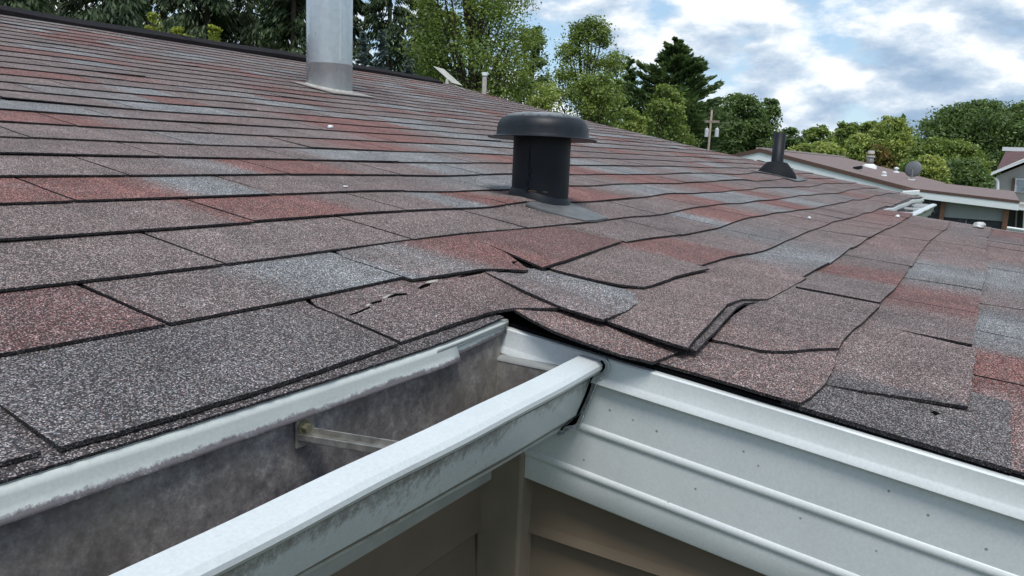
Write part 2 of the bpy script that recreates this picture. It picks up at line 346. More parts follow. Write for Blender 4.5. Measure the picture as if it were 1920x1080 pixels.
TONES={
 0:[(-.9,(0,.3,.7)),(-.6,(0,.3,.7)),(-.42,(0,.4,.62)),(-.3,(0,.4,.6)),(-.16,(0,.3,.55)),(-.135,(.15,0,.42)),(.0,(.3,0,.25)),(.15,Pk),(.32,Gn),(.50,Gn),(.56,(.7,0,.1)),(.74,(.7,0,.1)),(.80,Gn),(.95,Gn),(1.05,Bd),(1.4,Gn),(1.6,Pk),(1.8,Gn),(2.1,(.3,0,.3)),(2.5,Gn),(3.5,Br)],
 1:[(-.9,(.75,0,.5)),(-.275,(.7,0,.45)),(-.262,(0,.12,.2)),(-.17,(0,.15,.25)),(-.08,(0,.8,0)),(.015,(0,.75,0)),(.025,(0,.3,.05)),(.10,(0,.45,.0)),(.17,(.8,0,.1)),(.27,(.8,.1,0)),(.285,(.7,0,.25)),(.55,(.7,0,.3)),(.57,Gn),(.80,(.05,.05,.2)),(.82,(.1,0,.35)),(1.05,(.1,0,.3)),(1.1,Bl),(1.2,Rd),(1.36,Rd),(1.5,Gn),(1.7,(0,.7,0)),(1.9,Rd),(2.05,Rd),(2.2,Bl),(2.5,Gn),(3.0,Bd),(3.3,Rk),(3.6,Gn)],
 2:[(-.9,Gn),(-.14,(0,.1,.12)),(-.12,(.05,.1,.2)),(-.02,(.1,.2,0)),(.14,(.05,.1,.05)),(.30,Gn),(.44,Gn),(.5,Gn),(1.0,(.1,0,.2)),(1.2,Gn),(1.5,Rd),(1.65,Bl),(1.9,Bl),(2.1,Rd),(2.3,Gn),(2.6,Bl),(3,Br)],
 3:[(-.9,Gn),(-.1,(.12,0,.1)),(0,Pk),(.01,Rd),(.17,(.9,.1,0)),(.26,Gn),(.42,Gn),(.46,(0,.7,0)),(.52,(0,.75,0)),(.57,Rd),(.62,Rd),(.66,Gn),(.9,Rd),(1.1,Rd),(1.2,Gn),(1.4,Bl),(1.7,Gn),(2,Rd),(2.3,Gn)],
 4:[(-.9,Rd),(-.02,Rd),(.04,(.3,.3,0)),(.08,Bl),(.14,Bl),(.16,Gn),(.5,(.1,0,.15)),(.9,Bl),(1.1,Gn),(1.4,Gn),(1.6,Rd),(1.8,Rd),(2.,Gn),(2.5,Bl)],
 5:[(-.9,Gn),(.1,Gn),(.2,(.1,.5,0)),(.24,(0,.4,0)),(.27,Rd),(.45,Rd),(.52,Gn),(.75,Gn),(.8,Bl),(1.1,Gn),(1.5,Rd),(1.8,Bl),(2.1,Gn)],
 6:[(-.9,Gn),(.4,(.1,0,.1)),(.5,Gn),(.62,Bl),(.95,(0,.8,0)),(1.1,Gn),(1.3,Rd),(1.5,Gn),(1.7,Bl),(2.,Gn)],
 7:[(-.9,Gn),(.1,Gn),(.25,Gn),(.32,(0,.5,0)),(.5,(0,.3,.1)),(.6,Gn),(.9,Rd),(1.05,Gn),(1.2,Bl),(1.6,Gn),(1.8,Rd)],
 8:[(-.9,Rd),(.12,(.9,0,0)),(.22,(.8,.1,0)),(.3,Gn),(.6,Gn),(.62,(.1,.3,0)),(.9,Gn),(1.1,Rd),(1.4,Gn),(1.7,Bl)],
 9:[(-.9,Bl),(.12,Bl),(.3,(0,.6,0)),(.42,Gn),(.6,Pk),(.9,Gn),(1.,Rd),(1.2,Rd),(1.4,Gn),(1.6,Bl),(2,Gn)],
 10:[(-.9,Gn),(.4,Gn),(.5,Bl),(.75,(0,.7,0)),(.85,Gn),(1.1,Rd),(1.4,Rd),(1.5,Bl),(1.9,Gn)],
 -1:[(-.2,(.35,0,.05)),(.20,(.3,.0,.05)),(.35,Gn),(.50,Gn),(.64,Gn),(.66,(.05,.1,.1)),(.82,(0,.6,0)),(.9,Bl),(1.1,(.1,.4,.1)),(1.3,Gn),(1.8,Pk),(2.2,(.4,0,0)),(2.6,Rk)],
 -2:[(-.2,Pk),(.2,(.25,0,.02)),(.23,(.25,0,.30)),(.42,(.1,0,.2)),(.54,(.1,.1,.05)),(.56,(.0,.1,.25)),(.76,(.05,.15,.2)),(.80,(.8,0,0)),(.9,(.65,0,.1)),(1.0,(.1,0,.3)),(1.2,(.1,.1,.15)),(1.3,Pk),(1.8,Pk),(2.3,(.4,0,.25)),(2.7,Gn)],
 -3:[(0,Bk),(.12,Bk),(.135,(.2,0,.05)),(.3,(.15,0,.1)),(.38,(.2,0,.1)),(.45,(.1,0,.35)),(.54,(.25,0,.2)),(.64,(.75,0,.1)),(.78,(.7,0,.2)),(.9,(.1,.5,.1)),(1.1,Bl),(1.25,(.3,.3,0)),(1.6,Pk),(2.0,Gn),(2.4,(0,.2,.3)),(2.7,Gn)],
 -4:[(0,Pk),(.2,(.4,0,.05)),(.26,Rd),(.36,Rd),(.42,(0,.5,.2)),(.6,Bl),(.7,(0,.5,.4)),(.8,Gn),(.95,(.0,.4,.2)),(1.2,Bl),(1.5,Pk),(1.9,Pk),(2.2,(.1,0,.4)),(2.6,Rk)],
}
TDONE=set()
def tone(k,x):
    kn=TONES.get(k) 
    if kn is None: kn=TONES[k]=tone_far(k)
    elif k>=0 and kn[-1][0]<4.4 and k not in TDONE:
        TDONE.add(k)
        e=kn[-1][0]+.12; kn=TONES[k]=kn+[(a,t) for a,t in tone_far(k) if a>e]
    xs=[a for a,_ in kn]
    return np.stack([np.interp(x,xs,[t[i] for _,t in kn]) for i in range(3)],-1)
def sm(a,b,t): 
    q=np.clip((t-a)/(b-a),0,1); return q*q*(3-2*q)
def yk(k,x):
    x=np.asarray(x,float)
    wob=.0012*np.sin(4.1*x+k*2.3)+.0005*np.sin(11*x+k*5.1)
    wr=sm(.3,.7,x)*(.0020*np.sin(3.7*x+k*1.9)+.0010*np.sin(9.1*x+k*k*.7)+.0005*np.sin(31*x+k*3))
    if k>=2: return .246+(k-2)*.1287+wob+wr*.6
    if k==1: return .129-.006*sm(.4,.8,x)+wob+wr
    if k==0: return np.where(x<2.7,.004-.028*sm(.05,.3,x)+.010*np.clip(x,0,2.7)*sm(.3,.6,x),.004)+wob+wr
    return {-1:-.152+.012*x,-2:-.269+.008*x,-3:-.389+.006*x}.get(k,-.389-.12*(-3-k)+.004*x)+wob*.8+wr
def slots(k):
    if k>=2: w,s=.29,.015+.1465*(k-1)
    elif k==1: return [.019-.289*i for i in range(9,-1,-1)]+[.29,.565]+[.565+.2585*i for i in range(1,17)]
    elif k==0: return [-.141-.286*i for i in range(9,-1,-1)]+[.15,.29,.532]+[.532+.272*i for i in range(1,17)]
    elif k==-1: return [.0,.35,.63]+[.63+.266*i for i in range(1,9)]
    elif k==-2: return [.0,.2,.537]+[.537+.265*i for i in range(1,9)]
    elif k==-3: return [.13,.391]+[.391+.258*i for i in range(1,10)]
    else: w,s=.262,{-4:.264}.get(k,.264+.131*(k+4))
    n0=int(math.floor((XW-s)/w)) if k>=0 else -3
    l=[s+w*i for i in range(n0,30)]
    return l
def coons(bt,tp,lf,rt,nu,nv):
    "bt/tp left->right, lf/rt bottom->top; polylines of 3D points"
    def res(pl,n):
        pl=np.array(pl,float); s=np.r_[0,np.cumsum(np.linalg.norm(np.diff(pl,axis=0),axis=1))]; s/=s[-1]
        t=np.linspace(0,1,n+1); return np.stack([np.interp(t,s,pl[:,i]) for i in range(3)],-1)
    b,t,l,r=res(bt,nu),res(tp,nu),res(lf,nv),res(rt,nv)
    u=np.linspace(0,1,nu+1)[None,:,None]; v=np.linspace(0,1,nv+1)[:,None,None]
    return (1-v)*b[None]+v*t[None]+(1-u)*l[:,None]+u*r[:,None]-((1-u)*(1-v)*b[0]+u*(1-v)*b[-1]+(1-u)*v*t[0]+u*v*t[-1])
def tabgrid(Gd,th=.0036):
    "solid plate from a grid of top points: returns verts, faces, material index; thickness straight down"
    nv,nu=Gd.shape[0]-1,Gd.shape[1]-1; n=(nu+1)*(nv+1); idx=lambda j,i:j*(nu+1)+i
    v=list(Gd.reshape(-1,3)); f=[(idx(j,i),idx(j,i+1),idx(j+1,i+1),idx(j+1,i)) for j in range(nv) for i in range(nu)]; m=[0]*len(f)
    ring=[(0,i) for i in range(nu+1)]+[(j,nu) for j in range(1,nv+1)]+[(nv,i) for i in range(nu-1,-1,-1)]+[(j,0) for j in range(nv-1,0,-1)]
    a=[Gd[j,i] for j,i in ring]; k0=len(v); v+=a; v+=[p-np.array([0,0,th]) for p in a]; R=len(ring)
    for i in range(R):
        j=(i+1)%R; f.append((k0+i,k0+R+i,k0+R+j,k0+j)); m.append(1)
    bt=len(v); v+=[p-np.array([0,0,th]) for p in Gd.reshape(-1,3)]
    f+=[(bt+idx(j+1,i),bt+idx(j+1,i+1),bt+idx(j,i+1),bt+idx(j,i)) for j in range(nv) for i in range(nu)]; m+=[1]*(nu*nv)
    return v,f,m
def normal_tab(k,x0,x1,near=True):
    r=random.Random(int(k*1000+x0*997)); g=.0021 if k>2 else .0024
    nu,nv=(10,4) if near else (4,1)
    u=np.linspace(x0+g,x1-g,nu+1); Gd=np.zeros((nv+1,nu+1,3))
    lo=yk(k,u)+r.uniform(-.0014,.0014)+r.uniform(-.002,.002)*(u-u.mean())/.15; hi=yk(k+1,u)+.016
    lift=r.uniform(.0032,.0042)*(1 if k<7 else .85)+np.maximum(0,r.gauss(0,.0012))*((u-x0)/(x1-x0) if r.random()<.5 else (x1-u)/(x1-x0))
    for j in range(nv+1):
        t=j/nv; y=lo*(1-t)+hi*t; h=lift*(1-t)+(-.0006)*t
        Gd[j]=np.stack([u+(r.uniform(-.001,.001)),y,zs(u,y)+h],-1)
    if k>=0: Gd[:,:,0]=np.minimum(Gd[:,:,0],XE+.01)
    th=.0023
    if not near:
        n=nu+1; v=list(Gd.reshape(-1,3))+[p-np.array([0,0,th]) for p in Gd[0]]
        f=[(i,i+1,n+i+1,n+i) for i in range(nu)]+[(2*n+i,2*n+i+1,i+1,i) for i in range(nu)]
        return v,f,[0]*nu+[1]*nu,k
    v,f,m=tabgrid(Gd,th); return v,f,m,k
def mk_tab(v,f,m,k,name='shingle',label=None,tn=None):
    va=np.array(v); t=tone(k,va[:,0]) if tn is None else tn(va)
    a=np.concatenate([t,np.ones((len(va),1))],1)
    o=mesh(name,va,f,[M_SH,M_ED],house,m,attr={'tone':a})
    if label: o['label']=label
    return o
HERO={(0,-.427),(0,-.141),(0,.15),(0,.29),(1,.019),(1,.29),(-1,.0),(-1,.35),(-2,.0),(-2,.2),(-3,.13)}
cand=[]
for k in range(-15,28):
    sl_=slots(k)
    for x0,x1 in zip(sl_[:-1],sl_[1:]):
        if any(k==a and abs(x0-b)<1e-6 for a,b in HERO): continue
        if k<0:
            if x1<=.02 or x0>=XN-.01: continue
            x0=max(x0,.003); x1=min(x1,XN+.008)
        else:
            if x0>XE-.02: continue
            x1=min(x1,XE+.006)
            if k==27 and False: continue
        if x1-x0<.03: continue
        xc,yc=(x0+x1)/2,float(yk(k,(x0+x1)/2))+.06; p=np.array([xc,yc,float(zr(xc,yc))])-CAM
        dep=p@cf; 
        if dep>.05: px=abs(p@cr/dep)*F; py=(p@cu)/dep*F
        vis=dep>.05 and px<1150 and abs(py)<720
        if not vis and (x0<XW-.1): continue
        nz=max(.03,abs(float(np.dot(p,np.array([0,-TP,1.])))/np.linalg.norm(p)))
        size=(nz/(p@p)) if vis else 0
        cand.append((size,k,x0,x1))
cand.sort(key=lambda t:-t[0])
NEAR=cand[:286]; REST=cand[286:]
for s_,k,x0,x1 in NEAR: mk_tab(*normal_tab(k,x0,x1))
bv=[];bf=[];bm=[];bt=[]
for s_,k,x0,x1 in REST:
    v,f,m,_=normal_tab(k,x0,x1,False); n=len(bv); bv+=v; bf+=[tuple(i+n for i in q) for q in f]; bm+=m
    bt.append(tone(k,np.array(v)[:,0]))
bt=np.concatenate(bt); bt=np.concatenate([bt,np.ones((len(bt),1))],1)
tag(mesh('shingle_field',bv,bf,[M_SH,M_ED],house,bm,attr={'tone':bt}),'rows of smaller looking shingles farther up the roof',kind='stuff')
# ---- the buckled shingles round the inner corner, measured from the photograph
def PL(*pts): return [P(u,v,h*.001) for u,v,h in pts]
def hero(bt,tp,lf,rt,k,label=None,nu=18,nv=10,ripple=None,tn=None,th=.0027,hole=None):
    g=coons(PL(*bt),PL(*tp),PL(*lf),PL(*rt),nu,nv)
    if ripple: 
        for j in range(nv+1):
            for i in range(nu+1): g[j,i,2]+=ripple(i/nu,j/nv)
    # fine irregularity of the cut edges
    r=random.Random(len(bt)*31+int(bt[0][0])); 
    for i in range(nu+1): g[0,i]+=np.array([0,r.uniform(-.0006,.0006),r.uniform(-.0002,.0002)])
    v,f,m=tabgrid(g,th)
    if hole: f,m=zip(*[(q,a) for q,a in zip(f,m) if not hole(np.mean([v[i] for i in q],0),a)])
    return mk_tab(v,f,list(m),k,label=label,tn=tn)
# T1, the large dark tab at the lower left
T1=hero([(113,838,4.8),(300,786,4.6),(500,726,4.8),(746,643,4.4)],[(-115,672,.3),(100,637,.3),(333,597,.3),(570,561,.3)],
     [(113,838,4.8),(0,758,2.4),(-95,690,.6),(-115,672,.3)],[(746,643,4.4),(664,607,2.6),(583,573,.8),(570,561,.3)],0,'large dark grey shingle at the lower left, speckled with white granules')
# T2, cracked brown tab over the corner
T2=hero([(753,641,4),(800,624,4.5),(850,606,5),(900,590,5.5),(930,582,6),(965,577,6.5),(1062,577,6.5)],
     [(580,560,.3),(680,534,.3),(762,518,.3),(900,497,.3),(945,494,.3)],
     [(753,641,4),(674,606,3),(592,573,1),(580,560,.3)],[(1062,577,6.5),(1000,540,4),(945,505,2),(945,494,.3)],0,'dark brown corner shingle with a ragged crack and a small hole near its top',nu=22,nv=12)
# T3 gray to brown tab with torn right end
hero([(772,523,5),(840,513,6),(905,503,6.5),(940,504,7),(990,506,7)],[(645,470,.3),(760,447,.3),(885,436,.3)],
     [(772,523,5),(645,482,1.5),(630,472,.3)],[(990,506,7),(979,496,6),(948,473,3.6),(885,446,1.5),(876,438,.3)],1,'bluish grey shingle fading to brown with a torn right corner')
# T4 red tab, lifted corner over a dark hole
hero([(1017,501,9),(1055,489,9),(1090,477,8),(1130,464,7),(1166,452,6)],[(878,438,.3),(970,425,.3),(1060,416,.3)],
     [(1017,501,9),(950,472,5),(884,446,1.5),(878,438,.3)],[(1166,452,6),(1073,423,1.5),(1060,416,.3)],1,'dark red shingle lifted over a small black hole')
# T6 grey brown tab with its left edge standing up
hero([(1207,538,12),(1238,529,12.5),(1268,517,9),(1300,509,6.5),(1330,503,6)],[(1012,490,.3),(1080,468,.3),(1160,442,.3)],
     [(1207,538,12),(1170,534,10),(1120,525,8),(1075,514,6),(1030,503,4.5),(1012,494,1.)],[(1330,503,6),(1200,462,1.5),(1160,446,.3)],0,'greyish brown shingle with its lower left corner curling up',nu=20,nv=12)
T5A,T5B=P(912,511,3e-3)[:2],P(1131,599,11e-3)[:2]
def t5tone(a):
    d_=T5B-T5A; d_/=np.linalg.norm(d_); nn=np.array([-d_[1],d_[0]]); q=np.abs((a[:,:2]-T5A)@nn); L_=np.abs((a[:,:2]-T5A)@d_)
    dk=np.exp(-((q-.022-.02*L_)/.0022)**2)*.8+np.exp(-((q-.042-.03*L_)/.003)**2)*.6+.15*np.sin(q*160)
    return np.clip(np.stack([.12+0*q,.18+q*4,dk],-1),0,1)
# T5 pale wavy tab
hero([(1131,599,11),(1150,592,11),(1180,579,10),(1203,563,8)],[(905,500,.6),(960,492,.6),(1025,494,.6)],
     [(1131,599,11),(1090,587,10.5),(1050,574,9.5),(980,543,7),(912,511,3.2),(905,500,.6)],[(1203,563,8),(1225,548,5.5),(1150,530,3),(1080,515,1.6),(1025,500,.6)],0,'pale grey rippled shingle lying skewed across the roof corner',nu=34,nv=40,
     ripple=lambda u,v:.0040*math.sin(11*u+1.0*v+.2)*math.sin(math.pi*min(1,v*1.0+.06))*math.sin(math.pi*min(max(u,0.02),.98)),
     tn=t5tone)
# T7a and T7b the doubled lifted tab
hero([(1289,652,15),(1310,628,16),(1340,596,16),(1363,570,13.5),(1392,560,7.5),(1440,561,4.6),(1512,521,4.2)],
     [(1040,535,1.),(1120,538,1.),(1215,530,1.),(1330,494,.5)],
     [(1289,652,15),(1250,640,13),(1210,627,11.5),(1131,599,7),(1075,570,3),(1040,535,1.)],[(1512,521,4.2),(1440,497,2.6),(1385,482,1),(1330,494,.5)],-1,'wide brown shingle bent upwards with its lower edge standing clear',nu=24,nv=14,
     tn=lambda a:np.tile([.20,.05,.0],(len(a),1)))
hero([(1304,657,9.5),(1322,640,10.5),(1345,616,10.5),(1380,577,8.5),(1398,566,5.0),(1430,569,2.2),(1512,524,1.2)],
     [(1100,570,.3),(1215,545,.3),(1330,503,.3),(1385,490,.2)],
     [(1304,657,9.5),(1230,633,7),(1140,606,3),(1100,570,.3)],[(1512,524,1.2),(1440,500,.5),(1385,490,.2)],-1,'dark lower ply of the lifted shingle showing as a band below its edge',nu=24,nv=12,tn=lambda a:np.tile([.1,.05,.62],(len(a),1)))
# T8 the reddish strip along the rake
hero([(1224,678,5),(1245,670,5),(1270,661,4.5),(1290,656,4),(1330,640,3)],[(956,575,5),(990,572,2),(1050,572,1.2),(1080,572,.6)],
     [(1224,678,5),(1166,665,5.5),(1109,646,6),(1040,621,6.5),(995,598,6.5),(956,575,5)],[(1330,640,3),(1230,618,1),(1130,590,.6),(1080,572,.6)],-1,'pinkish shingle strip curving over the roof edge at the inner corner',nu=10,nv=22)
# T9b / T9a
hero([(1500,755,5),(1522,742,5),(1548,719,5),(1562,690,5),(1572,657,5)],[(1215,670,.4),(1260,655,.4),(1300,636,.4),(1322,630,.4)],
     [(1500,755,5),(1440,739,4.5),(1360,715,4),(1290,695,3),(1224,677,1.5),(1215,670,.4)],[(1572,657,5),(1524,656,4),(1478,661,3.5),(1432,660,3),(1386,650,2),(1322,640,1),(1322,630,.4)],-2,'brown shingle at the roof edge below the lifted one',nu=16,nv=14)
hero([(1572,652,8),(1579,640,8),(1586,630,6.5),(1600,618,5.5),(1625,597,5.5),(1652,571,5.5)],[(1335,628,.6),(1380,590,.5),(1430,558,.4),(1500,524,.3)],
     [(1572,652,8),(1524,653,7.5),(1478,658,7),(1432,657,6.5),(1386,647,5),(1335,636,2.5),(1335,628,.6)],[(1652,571,5.5),(1570,555,3),(1493,541,1),(1488,526,.3)],-2,'purplish brown shingle with a wavy near edge',nu=16,nv=14)
# T10
hero([(1815,762,6),(1820,730,6),(1826,690,6),(1831,654,5.5)],[(1536,708,.4),(1556,660,.4),(1580,605,.4),(1622,572,.3)],
     [(1815,762,6),(1720,747,5),(1620,733,4),(1545,720,2.5),(1536,708,.4)],[(1831,654,5.5),(1740,632,3),(1655,611,1),(1622,572,.3)],-3,'brown shingle with a straight near edge above a bare bluish strip')
# bare bluish starter strip and the dark starter edge along the eaves
g=np.zeros((3,40,3)); xs=np.linspace(.003,.16,40)
def flatstrip(name,xs,y0,y1,h,th,tn,label,ny=3,jit=.0):
    r=random.Random(3); g=np.zeros((ny+1,len(xs),3))
    for j in range(ny+1):
        y=y0+(y1-y0)*j/ny; yy=y+np.array([r.uniform(-jit,jit) if j==0 else 0 for _ in xs]); g[j]=np.stack([xs,yy,zs(xs,yy)+h],-1)
    v,f,m=tabgrid(g,th); va=np.array(v); a=np.concatenate([np.tile(tn,(len(va),1)),np.ones((len(va),1))],1)
    o=mesh(name,va,f,[M_SH,M_ED],house,m,attr={'tone':a}); o['label']=label; return o
flatstrip('starter_strip',np.linspace(.003,.19,30),-.42,-.262,.0016,.0035,(0,.35,.55),'bare bluish black starter strip showing at the roof edge',jit=.001)
flatstrip('starter_strip',np.linspace(XW,-.012,520),-.0072,.10,.0004,.0018,(0,.1,.75),'dark granular starter strip under the first shingle row',jit=.0002)
flatstrip('starter_strip',np.linspace(XN+.005,XE,60),-.006,.10,.0002,.0055,(0,.1,.9),'dark starter strip along the far eave')
# nail hole in the bare strip, hole and crack in the corner shingle: small torn flaps and pits
BV=[]
M_PIT=flat('pit_shadow_black',(.004,.004,.004),.95,spec=0.)  # black plates paint the shade inside pits, cracks and the end joint
from mathutils.bvhtree import BVHTree
def pit(pts,h,name='crack',mat=None,th=.0007):
    if not BV:
        for o_ in [o_ for o_ in house.children if o_.name.split('.')[0] in('shingle','starter_strip')]:
            me_=o_.data; co=[v_.co for v_ in me_.vertices]
            if min((c_-Vector((.05,0,0))).length for c_ in co[:40])<.6: BV.append(BVHTree.FromPolygons(co,[tuple(p_.vertices) for p_ in me_.polygons]))
    c=[]
    for u,v in pts:
        best=None; d_=Vector(ray(u,v)).normalized()
        for t_ in BV:
            r_=t_.ray_cast(Vector(CAM),d_)
            if r_[0] is not None and (best is None or r_[3]<best[3]): best=r_
        c.append((np.array(best[0]) if best else P(u,v,.002))+np.array([0,0,.00035])); n=len(c); v=c+[p-np.array([0,0,th]) for p in c]
    f=[tuple(range(n))]+[(i,n+i,n+(i+1)%n,(i+1)%n) for i in range(n)]
    return mesh(name,v,f,mat or M_PIT,house)
# ---- ridge vent, in 1.2 m lengths
zR=float(zr(0,YR)); x=XW; 
while x<4.45:
    b=B(); x1=min(x+1.19,4.45); w=.13
    sec=[(-w,-w*.26+.006),(-w,-w*.26+.026),(-.01,.030),(.01,.030),(w,-w*.26+.026),(w,-w*.26+.006)]
    ns=6; st=[[(x+(x1-x)*i/ns,YR+yy,zR+zz+.004*math.sin((x+(x1-x)*i/ns)*2.7)+.003*math.sin((x+(x1-x)*i/ns)*7.)) for yy,zz in sec] for i in range(ns+1)]
    b.sweep(None,st); b.add(st[0],[tuple(range(6))]); b.add(st[-1],[tuple(range(5,-1,-1))])
    b.build('ridge_vent',M_RIDGE,house); x+=1.2
# ---- eave drip edge, bright metal, two overlapping lengths
def drip(x0,x1,zb0,zb1,out,label=None,end=0):
    n=max(6,int((x1-x0)/.012)); st=[];dt=[]
    prof=[(.02,.0),(-.0056,-.0002),(-.0060,-.0008),(-.0063,-.30),(-.0066,-.52),(-.0069,-.66),(-.0073,-.78),(-.0080,-.90),(-.0094,-1.0)]
    for i in range(n+1):
        x=x0+(x1-x0)*i/n; zb=zb0+(zb1-zb0)*i/n; row=[]
        wv=.0005*math.sin(x*17)+.0002*math.sin(x*77+1)
        lift=.0045*math.exp(-((x)/.07)**2)
        for j,(y,z) in enumerate(prof):
            zz=z if j<3 else z*zb
            if j<3: zz=z
            row.append((x+(.004*(-z)*end if j>3 and i==n else 0),y*(out if j>3 else 1)+wv*(1 if j>5 else .3),float(zr(x,0))+float(bump(x,0))-.0098*math.exp(-((x-.05)**2)/.012)-.0024+lift+(zz if j<3 else -.001+z*(zb-.0))))
            dt.append([0,0,0,-.3,-.05,.18,.42,.72,.66][j])
        st.append(row)
    b=B(); b.sweep(None,st); o=b.build('drip_edge',M_DRIP,house,smooth=True,attr={'dirt':dt}); 
    m=o.modifiers.new('e','EDGE_SPLIT'); m.split_angle=math.radians(28)
    m=o.modifiers.new('s','SOLIDIFY'); m.thickness=.0007; m.offset=1
    if label: o['label']=label
    return o
drip(XW,-.087,.0182,.0182,1.0,'long length of white drip edge, grimy along its flared lower lip',1)
drip(-.115,-.003,.0150,.0115,.55,'short tucked length of white drip edge at the corner')
drip(XN+.01,XE,.020,.020,1.0)
# ---- fascia behind the gutter and the bay's rake boards
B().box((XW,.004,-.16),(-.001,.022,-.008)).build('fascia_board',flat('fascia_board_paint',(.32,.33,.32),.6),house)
B().box((XN+.01,.004,-.16),(XE,.022,-.008)).build('fascia_board',M_WHITE,house)
def rake_profile(prof,x,y0,y1,name,mat,sgn=-1,dirt=None,n=24,surf=zr,smooth=False,wav=0.):
    st=[];dt=[]
    for i in range(n+1):
        y=y0+(y1-y0)*i/n; w=wav*math.sin(y*21+1)
        st.append([(x+sgn*a+(w if a>.003 else 0),y,float(surf(x,y))+z) for a,z in prof]); dt+=list(dirt or [0]*len(prof))
    b=B(); b.sweep(None,st); return b.build(name,mat,house,smooth=smooth,attr={'dirt':dt})
rib=lambda zc:[(.0008,zc+.0042),(.0022,zc+.0028),(.0028,zc),(.0022,zc-.0028),(.0008,zc-.0042)]
fp=[(-.02,-.010),(.0008,-.012),(.0008,-.040)]+rib(-.077)+[(.0008,-.098)]+rib(-.121)+[(.0008,-.1465),(.0,-.1478),(-.018,-.1478)]
o=rake_profile(fp,0.,.0,YB,'rake_fascia',M_FASCIA,n=30,smooth=True); 
m=o.modifiers.new('e','EDGE_SPLIT'); m.split_angle=math.radians(40)
tp=[(-.012,-.0060),(-.002,-.0056),(.0022,-.0052),(.0036,-.0064),(.0036,-.0225),(.0044,-.0240),(.0066,-.0283),(.0069,-.0298),(.0060,-.0308),(.0010,-.0312)]
o=rake_profile(tp,0.,.006,YB,'rake_trim',M_TRIM,n=60,smooth=True,dirt=[0]*10,wav=.0006)
m=o.modifiers.new('e','EDGE_SPLIT'); m.split_angle=math.radians(35)
rake_profile([(-.006,-.020),(-.0055,-.002),(-.03,-.0015)],0.,.02,YB,'underlay_shade_edge',M_DECK,n=40)  # near-black strip paints the shade below the shingle overhang
# far side of the bay and its low eave
fp2=[(-.0,.0),(.002,-.03),(.002,-.15),(-.018,-.15)]
rake_profile(fp2,XN,.0,YB,'rake_fascia',M_WHITE,sgn=1,n=8)
B().box((.0,YB-.02,float(zr(0,YB))-.15),(XN,YB,float(zr(0,YB))-.004)).build('fascia_board',M_WHITE,house)
# gable rakes of the main roof
for xx,sg in((XE,1),(XW,-1)):
    rake_profile([(-.01,-.004),(.012,-.004),(.012,-.15),(-.006,-.15)],xx,.0,YR,'rake_fascia',M_WHITE,sgn=sg,n=16)
# ---- walls: lapped siding boards, corner post, plain walls elsewhere
def siding_run(p0,p1,ztop,zbot,out,expo=.105,max_n=30):
    p0=np.array(p0);p1=np.array(p1);o2=np.array(out); z=ztop;i=0
    while z>zbot and i<max_n:
        zb=max(z-expo,zbot); b=B(); v=[]
        for q in(p0,p1):
            for off,zz in((.001,z+.004),(.004,z-.3*expo),(.010,zb+.012),(.0125,zb+.002),(.0110,zb),(.002,zb+.001)): v.append((q[0]+o2[0]*off,q[1]+o2[1]*off,zz))
        b.add(v,[(j,j+1,7+j,6+j) for j in range(5)]); b.build('siding_board',M_SIDE,house); z=zb; i+=1
siding_run((XW,.024),(-.001,.024),-.112,-2.5,(0,-1))
siding_run((.024,.001),(.024,YB),-.11,-2.5,(-1,0))
c=B(); c.box((-.006,-.031,-2.5),(.022,.020,-.100)); bevel(c.build('corner_post',flat('corner_post_vinyl',(.19,.155,.12),.55),house),.003,2)
w=B(); w.box((XW+.05,.03,ZG),(XE-.05,2*YR-.1,-.02)); w.box((.03,YB+.02,ZG),(XN-.03,.04,float(zr(0,YB))-.02))
w.build('wall',M_TAN,house)
gw=B()
for xx in(XE-.03,XW+.03):
    ys=np.linspace(0.03,YR,12); v=[(xx,y,-.04) for y in ys]+[(xx,y,float(zr(xx,y))-.03) for y in ys]
    v+=[(xx,2*YR-y,-.04) for y in ys]+[(xx,2*YR-y,float(zr(xx,y))-.03) for y in ys]
    gw.add(v,[(i,i+1,13+i,12+i) for i in range(11)]+[(24+i,25+i,37+i,36+i) for i in range(11)])
gw.build('gable_wall',M_TAN,house)
